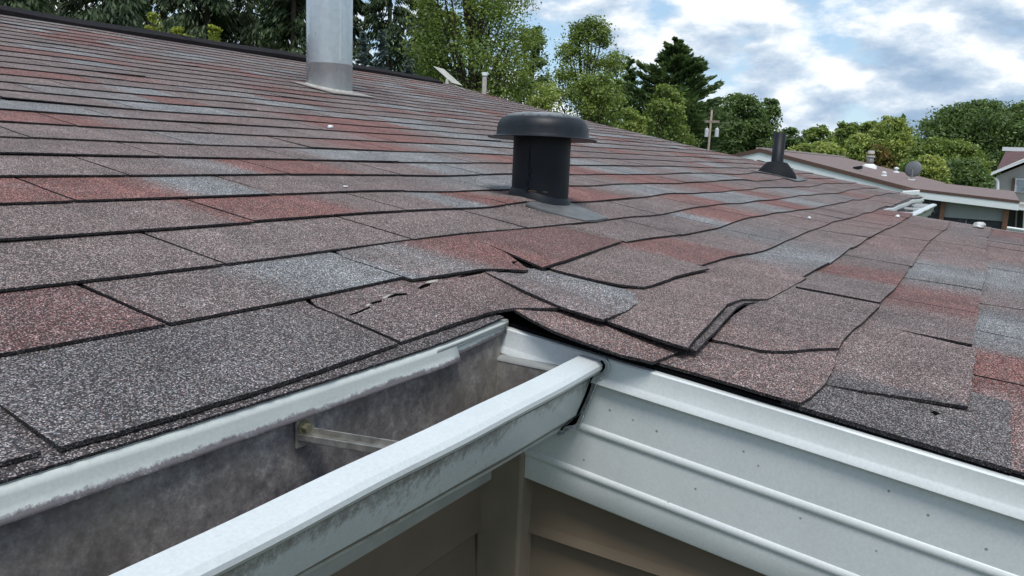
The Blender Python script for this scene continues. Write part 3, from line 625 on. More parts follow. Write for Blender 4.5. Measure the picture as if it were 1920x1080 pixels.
# ------------------------------------------------------------ gutters
GO=[(-.066,-.0930),(-.0712,-.0920),(-.0735,-.0880),(-.0800,-.0812),(-.0812,-.0795),(-.0880,-.0730),(-.0922,-.0620),(-.0962,-.0510),(-.1012,-.0340),(-.1045,-.0318),(-.1088,-.0290),(-.1114,-.0250),(-.1112,-.0215),(-.1080,-.0183),(-.0990,-.0168),(-.0900,-.0158),(-.0885,-.0172),(-.0888,-.0200)]
GD=[.2,.25,.3,.95,.5,.25,.22,.30,.60,1.0,.30,.12,.02,-.1,-.1,0,.1,.5]
GI=[(-.0030,-.010),(-.0030,-.0960),(-.066,-.0915),(-.0725,-.0865),(-.0790,-.0795),(-.0865,-.0720),(-.0905,-.0610),(-.0945,-.0500),(-.1000,-.0380),(-.1040,-.0250),(-.0980,-.0200),(-.0895,-.0192)]
def gutter(x0,x1,label,coarse=False):
    g=empty('gutter',((x0+x1)/2,-.05,-.093),label,'gutter')
    n=40 if coarse else 260; xs=x0+(x1-x0)*np.linspace(0,1,n+1)**(1 if coarse else .7)
    def dent(x,y,z,k): 
        a=.0009*math.sin(x*19+1)+.0005*math.sin(x*43+y*40); xx=0 if coarse else max(x,-.55); w_=min(1,-y*9); z=-.0158+(z+.0158)*(1+.28*xx)+.019*xx*w_; return (x,y+a*w_,z+.0006*math.sin(x*13+2)*w_)
    b=B(); b.sweep(None,[[dent(x,y,z,0) for y,z in GO] for x in xs]); dt=[d_ for x in xs for d_ in GD]
    o=b.build('front_panel',M_GUT,g,smooth=True,attr={'dirt':dt}); m=o.modifiers.new('e','EDGE_SPLIT'); m.split_angle=math.radians(22)
    b=B(); b.sweep(None,[[dent(x,y,z,0) for y,z in GI] for x in xs])
    b.v+= [(x,-.0015,z) for x in(x0,x1) for z in(-.01,-.093)]; k=len(b.v); b.f.append((k-4,k-3,k-1,k-2)); b.m.append(0)
    o=b.build('trough',M_GRIME,g,smooth=True); m=o.modifiers.new('e','EDGE_SPLIT'); m.split_angle=math.radians(35)
    return g
gut=gutter(XW,-.0095,'long white box gutter, open and grimy inside, in the foreground under the left eave')
# end cap: plate inside, crimped flange outside
b=B(); pl=[(y,z) for y,z in GI if z<-.035]; pl=[(-.0032,-.034)]+pl+[(-.1005,-.034)]
v=[(-.0145,y,z) for y,z in pl]; b.add(v,[tuple(range(len(v)))]); ec=b.build('end_cap',M_GRIME,gut)
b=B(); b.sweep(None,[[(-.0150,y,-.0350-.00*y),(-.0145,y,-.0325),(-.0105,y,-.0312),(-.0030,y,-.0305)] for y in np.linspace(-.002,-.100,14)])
b.build('cap_ledge',paint('shaded_ledge_metal',(.22,.23,.235),.5,.4,use_attr=False),ec,smooth=True)  # grimy ledge metal, darkened to paint in the shade of the inner corner
def offs(pr,d):
    out=[]
    for i,(y,z) in enumerate(pr):
        a=pr[max(0,i-1)];c=pr[min(len(pr)-1,i+1)]; ty,tz=c[0]-a[0],c[1]-a[1]; L=math.hypot(ty,tz) or 1
        out.append((y-tz/L*d*(-1),z+ty/L*d*(-1)) if False else (y-tz/L*d,z+ty/L*d))
    return out
def dense(pr,n=70):
    a=np.array(pr); s=np.r_[0,np.cumsum(np.hypot(*np.diff(a,axis=0).T))]; t=np.linspace(0,s[-1],n)
    return list(zip(np.interp(t,s,a[:,0]),np.interp(t,s,a[:,1])))
dp=dense(GO[:14],90)
def wob(i): return 1+.35*math.sin(i*.55)+.25*math.sin(i*1.3+1)
sgn=-1
o1=offs(dp,sgn*.0006); o2=offs(dp,sgn*-.0) 
def off_var(fn): 
    out=[]
    for i in range(len(dp)):
        q=offs(dp,1.0)[i]; dy,dz=q[0]-dp[i][0],q[1]-dp[i][1]; 
        if dy*-1+dz*-.3<0 and dy>0: dy,dz=-dy,-dz
        out.append((dp[i][0]+dy*fn(i),dp[i][1]+dz*fn(i)))
    return out
cov=lambda i: math.exp(-((i-20)/7.)**2)
inn=off_var(lambda i:.0004+.0045*cov(i)); mid=off_var(lambda i:.0026+.0006*wob(i)+.0052*cov(i)); 
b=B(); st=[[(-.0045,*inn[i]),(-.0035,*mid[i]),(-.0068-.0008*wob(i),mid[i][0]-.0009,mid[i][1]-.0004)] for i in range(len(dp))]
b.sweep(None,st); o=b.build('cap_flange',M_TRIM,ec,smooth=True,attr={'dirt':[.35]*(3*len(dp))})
m=o.modifiers.new('s','SOLIDIFY'); m.thickness=.0006
b=B(); b.sweep(None,[[(-.0105,y+.0010,z-.0002),(-.0030,y+.0010,z-.0002)] for y,z in dp]); b.sweep(None,[[(-.0030,*dp[i]),(-.0028,*mid[i])] for i in range(len(dp))])
b.build('end_joint',M_PIT,ec)
# hanger strap with its hex screw
def hanger(xa,g,fine=True):
    h=B(); s=np.array([xa,-.005,-.038]); e=np.array([xa+.013,-.088,-.0345]); ax=(e-s)/2; c=(s+e)/2
    sx=np.array([.0072,.0008,0]); h.obox(c,ax,sx,np.array([0,0,.0006]))
    for q in(-1,1): h.obox(c+sx*q+np.array([0,0,.0024]),ax,sx/np.linalg.norm(sx)*.0005,np.array([0,0,.0024]))
    o=bevel(h.build('hanger_strap',M_GALV2,g),.0003,1)
    pb=B(); pb.box((xa-.0085,-.0062,-.0440),(xa+.0080,-.0038,-.0215)); bevel(pb.build('mounting_plate',M_GALV2,o),.0008,2)
    sc=B(); sc.tube((xa-.002,-.006,-.0300),(xa-.002,-.0072,-.0300),.0050,n=20); sc.tube((xa-.002,-.0072,-.0300),(xa-.002,-.0115,-.0300),.0036,.0034,n=6)
    sc.build('hex_screw',M_BOLT,o)
    return o
h1=hanger(-.2605,gut); h1['label']='tarnished metal hanger strap crossing the open trough'
for xx in(-.87,-1.48,-2.1): hanger(xx,gut)
b=B(); 
leaf=B(); 
for (t,a,s_) in((.55,.4,.0032),(.60,1.2,.0024),(.52,2.2,.002)):
    c0=np.array([-.2605+.013*t,-.005-.083*t,-.0368]); leaf.obox(c0,np.array([math.cos(a)*s_,math.sin(a)*s_,0]),np.array([-math.sin(a)*s_*.45,math.cos(a)*s_*.45,.0002]),np.array([0,0,.0003]))
tag(leaf.build('dead_leaf',M_DARK),'dark crumpled leaf scrap lying on the gutter hanger strap','leaf')
gut2=gutter(XN+.02,4.10,'short white gutter beyond the low roof, seen end on at the far eave',True)
b=B(); b.add([(4.10,y,z) for y,z in [(-.003,-.02)]+GO],[tuple(range(len(GO)+1))]); b.build('end_cap',M_TRIM,gut2)
for xx in(3.1,3.55,3.95): 
    h=B(); h.box((xx-.012,-.10,-.030),(xx+.012,-.004,-.022)); h.build('hanger_strap',M_TRIM,gut2)

# ------------------------------------------------------------ things standing on the roof
def roofcollar(c,r,h0,h1,n=40,dz=0.):
    "ring hugging the sloped roof"
    v=[]
    for rr,hh in((r+.006,h0-.004),(r+.004,h0+.004),(r,h1)):
        for i in range(n):
            q=2*math.pi*i/n; x=c[0]+rr*math.cos(q); y=c[1]+rr*math.sin(q); v.append((x,y,float(zs(x,y))+hh))
    f=[(j*n+i,j*n+(i+1)%n,(j+1)*n+(i+1)%n,(j+1)*n+i) for j in range(2) for i in range(n)]
    return v,f
vc=(.764,.404); zb=float(zr(*vc))
vent=empty('roof_vent',(vc[0],vc[1],zb),'black mushroom shaped roof vent with a wide dusty round cap, a highlight painted on its top','roof vent')
b=B(); b.lathe((vc[0],vc[1],0),[(.0580,zb-.03),(.0580,.10),(.0578,.16),(.0578,.196)],64); b.build('pipe',M_BLACK,vent,smooth=True)
tilt=Matrix.Rotation(math.radians(1.8),3,'Y')@Matrix.Rotation(math.radians(-.8),3,'X')
b=B(); b.lathe((vc[0],vc[1],.190),[(.0570,.002),(.1000,-.0015),(.1095,-.0020),(.1100,-.0010),(.1070,.0005),(.0940,.0030),(.0925,.0070),(.0920,.0180),(.0895,.0275),(.0835,.0365),(.0710,.0440),(.0500,.0480),(.0250,.0496),(.0001,.0500)],72,tilt=tilt)
cap=b.build('cap',M_CAP,vent,smooth=True); m=cap.modifiers.new('e','EDGE_SPLIT'); m.split_angle=math.radians(45)
v,f=roofcollar(vc,.0585,.006,.017); b=B().add(v,f); cl=b.build('collar',M_BLACK,vent,smooth=True)
av=math.atan2(CAM[1]-vc[1],CAM[0]-vc[0])
def onpipe(da,z,r=.0585): return (vc[0]+r*math.cos(av+da),vc[1]+r*math.sin(av+da),z)
b=B(); pts=[onpipe(-.42+.02*math.sin(z*300),z,.0586) for z in np.linspace(.09,.172,14)]; b.path(pts,.0011,6); b.build('seam',M_BLACK,vent,smooth=True)
b=B(); rr=random.Random(4)
for i in range(26):
    z=.083+.05*rr.random()**2; p_=onpipe(-.45+rr.gauss(0,.035),z,.0583); b.obox(p_,(.002*rr.random()+.001,0,0),(0,.002,.0005),(0,.0004,.003*rr.random()+.001))
b.build('tar_blobs',M_BLACK,vent)
b=B(); b.path([onpipe(-.62,.079,.0592),onpipe(-.50,.086,.0600),onpipe(-.3,.0875,.0596),onpipe(.25,.0860,.0592)],.0006,5); b.build('wire',flat('rusty_wire',(.17,.11,.07),.7),vent)
poly=[(985,381),(1012,391),(1055,403),(1096,413),(1118,412),(1140,408),(1105,393),(1067,379),(1020,368)]
c=[P(u,v,9) if False else P(u,v,.0062) for u,v in poly]; n=len(c)
mesh('flashing',c+[p-np.array([0,0,.004]) for p in c],[tuple(range(n))]+[(i,n+i,n+(i+1)%n,(i+1)%n) for i in range(n)],M_FLASH,vent)
# flue
fc=(1.985,2.205); zf=float(zr(*fc))
flue=empty('flue_pipe',(fc[0],fc[1],zf),'tall shiny galvanised metal flue pipe rising out of the picture','flue pipe')
b=B(); b.lathe((fc[0],fc[1],0),[(.1000,zf-.06),(.1000,zf+.105),(.1018,zf+.107),(.1018,zf+.112)],64); b.build('base_section',M_GALV,flue,smooth=True)
b=B(); b.lathe((fc[0],fc[1],0),[(.0985,zf+.100),(.1000,zf+.113),(.1000,zf+1.25)],64); b.build('pipe',M_GALV,flue,smooth=True)
b=B(); b.lathe((fc[0],fc[1],0),[(.10,zf+1.25),(.17,zf+1.27),(.17,zf+1.29),(.02,zf+1.36),(.001,zf+1.36)],40); b.build('cap',M_GALV,flue,smooth=True)
v,f=roofcollar(fc,.1005,.004,.016); b=B().add(v,f); b.build('sealant_ring',flat('old_sealant',(.42,.41,.38),.7,0,.3,60),flue,smooth=True)
aw=math.atan2(CAM[1]-fc[1],CAM[0]-fc[0])
b=B(); b.obox((fc[0]+.1003*math.cos(aw+.45),fc[1]+.1003*math.sin(aw+.45),zf+.68),(.0008*math.cos(aw+.45),.0008*math.sin(aw+.45),0),(-.004*math.sin(aw+.45),.004*math.cos(aw+.45),0),(0,0,.56)); b.build('seam',M_GALV,flue)
sx,sy=.135,.125; g=np.array([[ (fc[0]+i*sx,fc[1]+j*sy-.03,float(zs(fc[0]+i*sx,fc[1]+j*sy-.03))+.0085) for i in(-1,-.3,.3,1)] for j in(-1,0,1)])
v,f,mm=tabgrid(g,.003); mesh('flashing',v,f,flat('pale_flashing',(.24,.22,.21),.6,.1),flue)
# plumbing vent
pc=(3.47,.585); zp=float(zs(*pc))
pv=empty('plumbing_vent',(pc[0],pc[1],zp),'thin black plumbing pipe standing in a flared rubber boot','plumbing vent')
lean=Matrix.Rotation(math.radians(1.5),3,'Y')
b=B(); b.lathe((pc[0],pc[1],zp),[(.0295,-.02),(.0295,.212),(.0260,.212),(.0260,.10)],28,tilt=lean); b.build('pipe',M_BLACK,pv,smooth=True)
b=B(); b.lathe((pc[0],pc[1],zp),[(.104,-.020),(.100,-.004),(.092,.014),(.070,.042),(.054,.060),(.048,.066),(.036,.068),(.031,.069)],40,tilt=lean); b.build('boot',flat('rubber_boot',(.010,.012,.015),.7,0,.2,40,0,.12),pv,smooth=True)
g=np.array([[ (pc[0]+i*.13,pc[1]+j*.11-.02,float(zs(pc[0]+i*.13,pc[1]+j*.11-.02))+.0075) for i in(-1,-.3,.3,1)] for j in(-1,0,1)])
v,f,mm=tabgrid(g,.003); mesh('flashing',v,f,M_FLASH,pv)
# small tilted panel by the ridge and its mount
pp=P(838,157,0,zr); D=math.hypot(*(pp-CAM)[:2])
panel=empty('tilted_panel',pp,'small flat panel tilted up on a mount at the far end of the ridge','solar panel')
c1,c2=at(822,127,D),at(857,158,D); ax=(c2-c1)/2; side=np.array([-.10,.12,.035]); nrm=np.cross(ax,side); nrm/=np.linalg.norm(nrm)
pb=B(); pb.obox((c1+c2)/2,ax,side*.28,nrm*.010); pb.build('panel_face',flat('panel_pale_grey',(.55,.55,.52),.4),panel)
pb=B(); pb.obox((c1+c2)/2-nrm*.0065,ax*.93,side*.25,nrm*.002); pb.build('panel_back',flat('panel_dark_cells',(.10,.10,.11),.3),panel)
pb=B(); pb.tube(pp-np.array([0,0,.02]),(c1+c2)/2*.6+at(838,143,D)*.4,.018,.010,12); pb.build('mount',flat('mount_grey',(.38,.37,.34),.5),panel)
pb=B(); q=[at(838,152,D),at(852,161,D),P(872,169,.01,zr)]; pb.path(q,.006,6); pb.build('cable',flat('cable_grey',(.25,.25,.22),.6),panel)
# debris on the roof
def stone(u,v,r,label,name='stone',sq=.62,seed=1,mat=None,cat='stone'):
    rr=random.Random(seed); c=P(u,v,.004)+np.array([0,0,r*sq*.55]); b=B(); n=10;k=7; vv=[]
    for j in range(k+1):
        th=math.pi*j/k
        for i in range(n):
            q=2*math.pi*i/n; w=1+rr.uniform(-.22,.22) if 0<j<k else 1
            vv.append(c+np.array([r*w*math.sin(th)*math.cos(q),r*w*math.sin(th)*math.sin(q)*.8,r*sq*w*math.cos(th)]))
    b.add(vv,[(j*n+i,j*n+(i+1)%n,(j+1)*n+(i+1)%n,(j+1)*n+i) for j in range(k) for i in range(n)])
    return tag(b.build(name,mat or M_STONE,None),label,cat)
stone(1836,427,.024,'pale grey rough stone resting near the far edge of the low roof',seed=3,sq=.55)
stone(1683,407,.0085,'tiny white pebble close to the far gutter',seed=5,mat=M_WHITE)
stone(1517,410,.006,'tiny white pebble in the middle of the low roof',seed=6,mat=M_WHITE)
stone(619,240,.008,'tiny white pebble below the galvanised flue pipe',seed=8,mat=M_WHITE)
stone(648,350,.005,'flat white paint chip lying on the shingles left of the black vent',name='paint_chip',seed=9,sq=.2,mat=M_WHITE,cat='paint chip')
# cracks, torn flap and nail hole of the corner shingles
k0=pit([(783,541),(789,536),(800,532),(808,531),(806,536),(797,539),(788,542)],1.5,'tear')
pit([(655,590),(672,584),(693,575),(694,577),(676,586),(657,592)],2.3)
pit([(693,569),(705,565),(716,563),(716,566),(704,569),(694,571)],2.)
pit([(727,557),(742,551),(763,550),(763,553),(744,555),(728,559)],1.7)
pit([(860,519),(885,513),(905,510),(905,512),(886,516),(860,521)],1.6)
pit([(930,511),(955,505),(985,503),(960,509)],0.9)
def flap(pts,h,name='torn_edge'):
    return pit(pts,h,name,flat('torn_asphalt_'+str(len(bpy.data.materials)),(.33,.31,.29),.9,0,.4,300),.0006)
flap([(797,530),(808,526),(822,524),(818,528),(806,531)],1.9); flap([(716,559),(728,553),(733,553),(722,560)],2.2); flap([(686,572),(700,567),(700,569),(688,575)],2.5)
pit([(960,491),(969,490),(985,495),(1003,503),(995,504),(985,501),(974,500),(962,495)],4.0,'tear')
pit([(1745,773),(1752,771),(1763,776),(1754,779)],2.6,'nail_hole')
# ------------------------------------------------------------ ground
def ground():
    v=[];f=[]; rs=[0,6,15,30,60,120,260,600,1500]; n=48
    v.append((0,0,ZG))
    for r in rs[1:]:
        for i in range(n): v.append((r*math.cos(2*math.pi*i/n),r*math.sin(2*math.pi*i/n),ZG))
    for i in range(n): f.append((0,1+i,1+(i+1)%n))
    for j in range(len(rs)-2):
        for i in range(n): f.append((1+j*n+i,1+(j+1)*n+i,1+(j+1)*n+(i+1)%n,1+j*n+(i+1)%n))
    g=G('lawn'); c=g.ramp(g.noise(.8,6,.6),[(.3,(.035,.055,.018)),(.7,(.075,.10,.035))]); g.put('Base Color',c); g.put('Roughness',.95)
    tag(mesh('ground',v,f,g.m),kind='structure')
ground()
# ------------------------------------------------------------ neighbouring building
def PX(u,v,X):
    d=ray(u,v); return CAM+d*((X-CAM[0])/d[0])
XA=18.; LB=11.
pk=PX(1425,279,XA); kn=PX(1714,354,XA); en=PX(1912,377,XA); lf=PX(1385,288,XA)
lf=pk+(lf-pk)*6.
nb=empty('neighbour_house',(XA+LB/2,float(kn[1]),ZG),'low neighbouring house with a brown roof and long white gable fascia','house')
def slope(name,a,b,x0,x1,mat,t=.05,over=0.):
    q=B(); A=[(x,a[1],a[2]) for x in(x0,x1)]+[(x,b[1],b[2]) for x in(x0,x1)]
    v=[p for p in A]+[(p[0],p[1],p[2]-t) for p in A]
    q.add(v,[(0,2,3,1),(4,5,7,6),(0,1,5,4),(2,6,7,3),(0,4,6,2),(1,3,7,5)]); return q.build(name,mat,nb)
slope('roof_slope',pk,kn,XA,XA+LB,M_ROOF2,.03)
slope('roof_slope',pk,lf,XA,XA+LB,M_ROOF2,.03)
slope('porch_roof',kn+np.array([0,.02,0]),en,XA+.02,XA+LB*.9,M_ROOF2,.03)
def band(name,a,b,x,dz0,dz1,mat,dx=.03):
    q=B(); v=[(x-dx,a[1],a[2]-dz0),(x-dx,b[1],b[2]-dz0),(x-dx,b[1],b[2]-dz1),(x-dx,a[1],a[2]-dz1)]; v+=[(p[0]+dx,p[1],p[2]) for p in v]
    q.add(v,[(0,1,2,3),(4,7,6,5),(0,4,5,1),(1,5,6,2),(2,6,7,3),(3,7,4,0)]); return q.build(name,mat,nb)
band('rake_edge',pk,kn,XA-.02,-.01,.075,M_BROWN); band('rake_edge',pk,lf,XA-.02,-.01,.075,M_BROWN)
band('rake_fascia',pk+np.array([0,0,0]),kn,XA+.01,.075,.255,M_WHITE); band('rake_fascia',pk,lf,XA+.01,.075,.255,M_WHITE)
band('roof_edge',kn,en,XA-.02,-.01,.045,M_BROWN); band('porch_fascia',kn,en,XA+.0,.045,.185,M_WHITE,.04)
q=B(); c_=PX(1708,362,XA-.1); q.obox(c_,(.10,0,0),(0,.16,-.02),(0,0,.055)); bevel(q.build('corner_box',M_WHITE,nb),.02)
ridgecap=B(); ridgecap.box((XA,pk[1]-.09,pk[2]-.01),(XA+LB,pk[1]+.09,pk[2]+.03)); ridgecap.build('ridge_cap',flat('pale_ridge',(.34,.30,.29),.8),nb)
q=B(); ys=[lf[1]-.1,pk[1],kn[1]]; zt=[lf[2]-.28,pk[2]-.22,kn[2]-.22]
v=[(XA+.12,y,z) for y,z in zip(ys,zt)]+[(XA+.12,y,ZG) for y in ys]; q.add(v,[(0,1,4,3),(1,2,5,4)])
q.add([(XA+.12,kn[1],kn[2]-.2),(XA+LB,kn[1],kn[2]-.2),(XA+LB,kn[1],ZG),(XA+.12,kn[1],ZG)],[(0,1,2,3)])
q.add([(XA+LB,y,z) for y,z in zip(ys,zt)]+[(XA+LB,y,ZG) for y in ys],[(0,3,4,1),(1,4,5,2)])
q.build('gable_wall',flat('tan_gable_siding',(.25,.235,.19),.7),nb)
# screened porch below
Xp=XA+.25
def ppost(u0,u1,mat,name='porch_post',vb=470):
    a=PX(u0,372,Xp);b_=PX(u1,372,Xp); q=B(); q.box((Xp-.05,min(a[1],b_[1]),ZG),(Xp+.05,max(a[1],b_[1]),float(a[2])-.02)); return q.build(name,mat,nb)
ppost(1766,1774,M_WOOD); ppost(1886,1896,M_WOOD); ppost(1714,1719,M_BROWN)
a=PX(1712,365,Xp-.06);b_=PX(1772,371,Xp-.06); q=B(); q.add([a,b_,b_-np.array([0,0,.07]),a-np.array([0,0,.07])],[(0,1,2,3)]); q.build('header_beam',M_WOOD,nb)
a=PX(1774,371,Xp+.0);b_=PX(1910,388,Xp); q=B(); q.add([a,b_,b_-np.array([0,0,.05]),a-np.array([0,0,.05])],[(0,1,2,3)]); q.build('header_beam',M_BROWN,nb)
a=PX(1773,374,Xp+.03);b_=PX(1888,386,Xp+.03); c_=PX(1882,415,Xp+.03); d_=PX(1769,407,Xp+.03)
q=B(); q.add([a,b_,c_,d_,a+(.02,0,0),b_+(.02,0,0),c_+(.02,0,0),d_+(.02,0,0)],[(0,1,2,3),(4,7,6,5),(0,4,5,1),(1,5,6,2),(2,6,7,3),(3,7,4,0)]); q.build('roller_shade',M_SHADE,nb)
a=PX(1710,355,Xp+.12);b_=PX(1893,380,Xp+.12); q=B(); q.add([a,b_,(b_[0],b_[1],ZG),(a[0],a[1],ZG)],[(0,1,2,3)]); q.build('plastic_film',M_FILM,nb)
for (u0,v0,u1,v1) in((1728,372,1745,405),(1741,372,1752,398),(1812,412,1809,428)):
    q=B(); p0,p1=PX(u0,v0,Xp+.09),PX(u1,v1,Xp+.09); q.tube(p0,p1,.010,.014,6); q.build('film_fold',flat('pale_film_fold',(.22,.25,.29),.3),nb)
def on_nb(u,v):
    # point on the neighbour's right-hand slope
    n=np.cross(np.array([1.,0,0]),kn-pk); d=ray(u,v); return CAM+d*(((pk-CAM)@n)/(d@n))
def roofthing(u,v,label,cat,name): 
    p_=on_nb(u,v); return p_,empty(name,p_,label,cat)
p_,e_=roofthing(1630,314,'short grey metal chimney with a pale cap on the neighbouring roof','chimney','metal_chimney')
s_=np.linalg.norm(p_-CAM)/F
q=B(); q.lathe(p_,[(12*s_,-.1),(11*s_,3*s_),(6.5*s_,6*s_)],20); q.build('flashing_cone',M_WHITE,e_,smooth=True)
q=B(); q.tube(p_,p_+np.array([0,0,20*s_]),5.5*s_,5.5*s_,20); q.build('pipe',M_GALV2,e_,smooth=True)
q=B(); q.tube(p_+np.array([0,0,17*s_]),p_+np.array([0,0,20*s_]),7*s_,7*s_,20); q.tube(p_+np.array([0,0,23*s_]),p_+np.array([0,0,28*s_]),6*s_,5*s_,20); q.build('cap',flat('pale_cap',(.42,.41,.38),.5),e_)
p_,e_=roofthing(1608,318,'small black box vent low on the neighbouring roof','roof vent','box_vent')
q=B(); q.obox(p_+np.array([0,0,2.5*s_]),(.12,0,0),(0,5.5*s_,-1*s_),(0,0,2.2*s_)); bevel(q.build('hood',M_BLACK,e_),.01)
for u,v,h,l in((1657,330,7,'small white cap vent nearest the edge of the neighbouring roof'),(1680,324,10,'taller white cap vent between the chimney and the dish')):
    p_,e_=roofthing(u,v,l,'roof vent','cap_vent'); s_=np.linalg.norm(p_-CAM)/F
    q=B(); q.tube(p_-np.array([0,0,.05]),p_+np.array([0,0,h*.6*s_]),2*s_,2*s_,12); q.build('pipe',M_WHITE,e_)
    q=B(); q.lathe(p_,[(5*s_,0),(4.5*s_,2*s_),(2*s_,3*s_)],12); q.lathe(p_+np.array([0,0,h*.6*s_]),[(4*s_,0),(4*s_,2*s_),(0.01,3.5*s_)],12); q.build('cap',M_WHITE,e_)
p_,e_=roofthing(1709,338,'grey satellite dish on a short mast above the neighbouring porch','satellite dish','satellite_dish')
s_=np.linalg.norm(p_-CAM)/F; dc=p_+np.array([0,0,19*s_]); q=B(); nn=28; dirn=Vector((CAM-dc)).normalized(); dirn=Vector((dirn.x,dirn.y,dirn.z)); R=(Vector((.25,.5,.35))*-1+Vector((-dirn.x,-dirn.y,0))*2).to_track_quat('Z','Y').to_matrix()
prof=[(13.5*s_*k/6,2.6*s_*(k/6)**2) for k in range(0,7)]; prof[0]=(.0005,0)
q.lathe(dc,prof,nn,tilt=R); o=q.build('reflector',M_DISH,e_,smooth=True); m=o.modifiers.new('s','SOLIDIFY'); m.thickness=.015
q=B(); q.tube(p_-np.array([0,0,.05]),dc,1.7*s_,1.5*s_,10); q.build('mast',M_GALV2,e_)
q=B(); q.tube(dc,dc+np.array(R@Vector((0,0,13*s_))),.6*s_,.6*s_,6); q.obox(dc+np.array(R@Vector((0,0,13*s_))),(1.5*s_,0,0),(0,1.5*s_,0),(0,0,2*s_)); q.build('feed_arm',M_GALV2,e_)
q=B(); q.obox(p_+np.array([0,0,1*s_]),(4*s_,0,0),(0,5*s_,0),(0,0,1.2*s_)); q.build('mount_foot',M_WHITE,e_)
# ------------------------------------------------------------ far two tone house on the right
DF=34.
fh=empty('far_house',at(1900,470,DF),'grey sided house with a maroon roof and white trim at the right edge','house'); fh.location.z=ZG
A=lambda u,v,dd=0.: at(u,v,DF+dd)
Rt=CAM+0; rt=np.array([ray(1900,330)[1],-ray(1900,330)[0],0]); rt/=np.linalg.norm(rt)   # to the right, level
fw=np.array([ray(1900,330)[0],ray(1900,330)[1],0]); fw/=np.linalg.norm(fw)
def fpoly(name,pts,mat,th=.15,par=None):
    p=[np.array(x_) for x_ in pts]; n=len(p); v=p+[x_+fw*th for x_ in p]
    return mesh(name,v,[tuple(range(n)),tuple(range(2*n-1,n-1,-1))]+[(i,n+i,n+(i+1)%n,(i+1)%n) for i in range(n)],mat,par or fh)
c0=A(1868,330); c1=A(1868,470); gp=A(2010,270); ge=A(2150,330)
c1=np.array([c0[0],c0[1],ZG]); 
fpoly('front_wall',[c0,A(1935,303),A(2010,276),ge,np.array([ge[0],ge[1],ZG]),c1],M_GREYSIDE,6.)
fpoly('rake_trim',[A(1857,329,-.5),A(1859,323,-.5),A(1935,291,-.5),A(2010,262,-.5),A(2010,269,-.5),A(1935,298,-.5)],M_WHITE,.3)
r0,r1=A(1860,322,-.4),A(2010,262,-.4); mesh('roof',[r0,r1,r1+fw*7,r0+fw*7,A(2150,322,-.4),A(2150,322,-.4)+fw*7],[(0,1,2,3),(1,4,5,2)],M_ROOF3,fh)
t0,t1,t2,t3=A(1866,324,1.2),A(1887,281,5.5),A(2100,281,5.5),A(2100,324,1.2); mesh('main_roof',[t0,t1,t2,t3,t2+fw*6-np.array([0,0,2]),t1+fw*6-np.array([0,0,2])],[(0,3,2,1),(1,2,4,5)],M_ROOF3,fh)
rv=B(); rv.obox(A(1903,280,5.4),rt*.45,fw*.2,(0,0,.08)); rv.build('ridge_trim',M_WHITE,fh)
q=B(); q.tube(A(1866,334,-.3),A(1871,340,-.3),.05,.05,8); q.tube(A(1871,340,-.3),A(1868,470,-.3),.05,.05,8); q.build('downpipe',M_WHITE,fh)
wn=fpoly('window',[A(1904,334,-.12),A(1935,336,-.12),A(1933,362,-.12),A(1902,360,-.12)],M_WHITE,.1)
for (u0,v0,u1,v1) in((1907,337,1932,347),(1907,350,1932,359)): fpoly('pane',[A(u0,v0,-.18),A(u1,v0+1,-.18),A(u1-.5,v1+1,-.18),A(u0-.5,v1,-.18)],M_GLASS,.04,wn)
fpoly('shutter',[A(1898,334,-.12),A(1903,334,-.12),A(1901,360,-.12),A(1896,360,-.12)],M_BROWN,.08)
fpoly('porch_roof_edge',[A(1880,378,-2.2),A(2000,392,-2.2),A(2000,402,-2.2),A(1880,388,-2.2)],M_GREYSIDE,2.)
fpoly('porch_roof_trim',[A(1880,386,-2.3),A(2000,400,-2.3),A(2000,404,-2.3),A(1880,390,-2.3)],M_WHITE,.1)
fpoly('porch_opening',[A(1880,390,-.2),A(2000,400,-.2),A(2000,470,-.2),A(1880,470,-.2)],M_DARK,.05)
fpoly('door_frame',[A(1905,394,-.3),A(1908,394,-.3),A(1905,440,-.3),A(1902,440,-.3)],M_GREYSIDE,.05)
fpoly('porch_column',[A(1919,395,-2.),A(1924,395,-2.),A(1921,470,-2.),A(1916,470,-2.)],M_WHITE,.15)
rl=B(); a0,a1=A(1888,427,-2.4),A(1960,437,-2.4); b0,b1=A(1888,444,-2.4),A(1960,454,-2.4)
rl.tube(a0,a1,.05,.05,6); rl.tube(b0,b1,.05,.05,6)
for i in range(22): t_=i/21; rl.tube(a0+(a1-a0)*t_,b0+(b1-b0)*t_,.022,.022,5)
rl.build('railing',M_WHITE,fh)
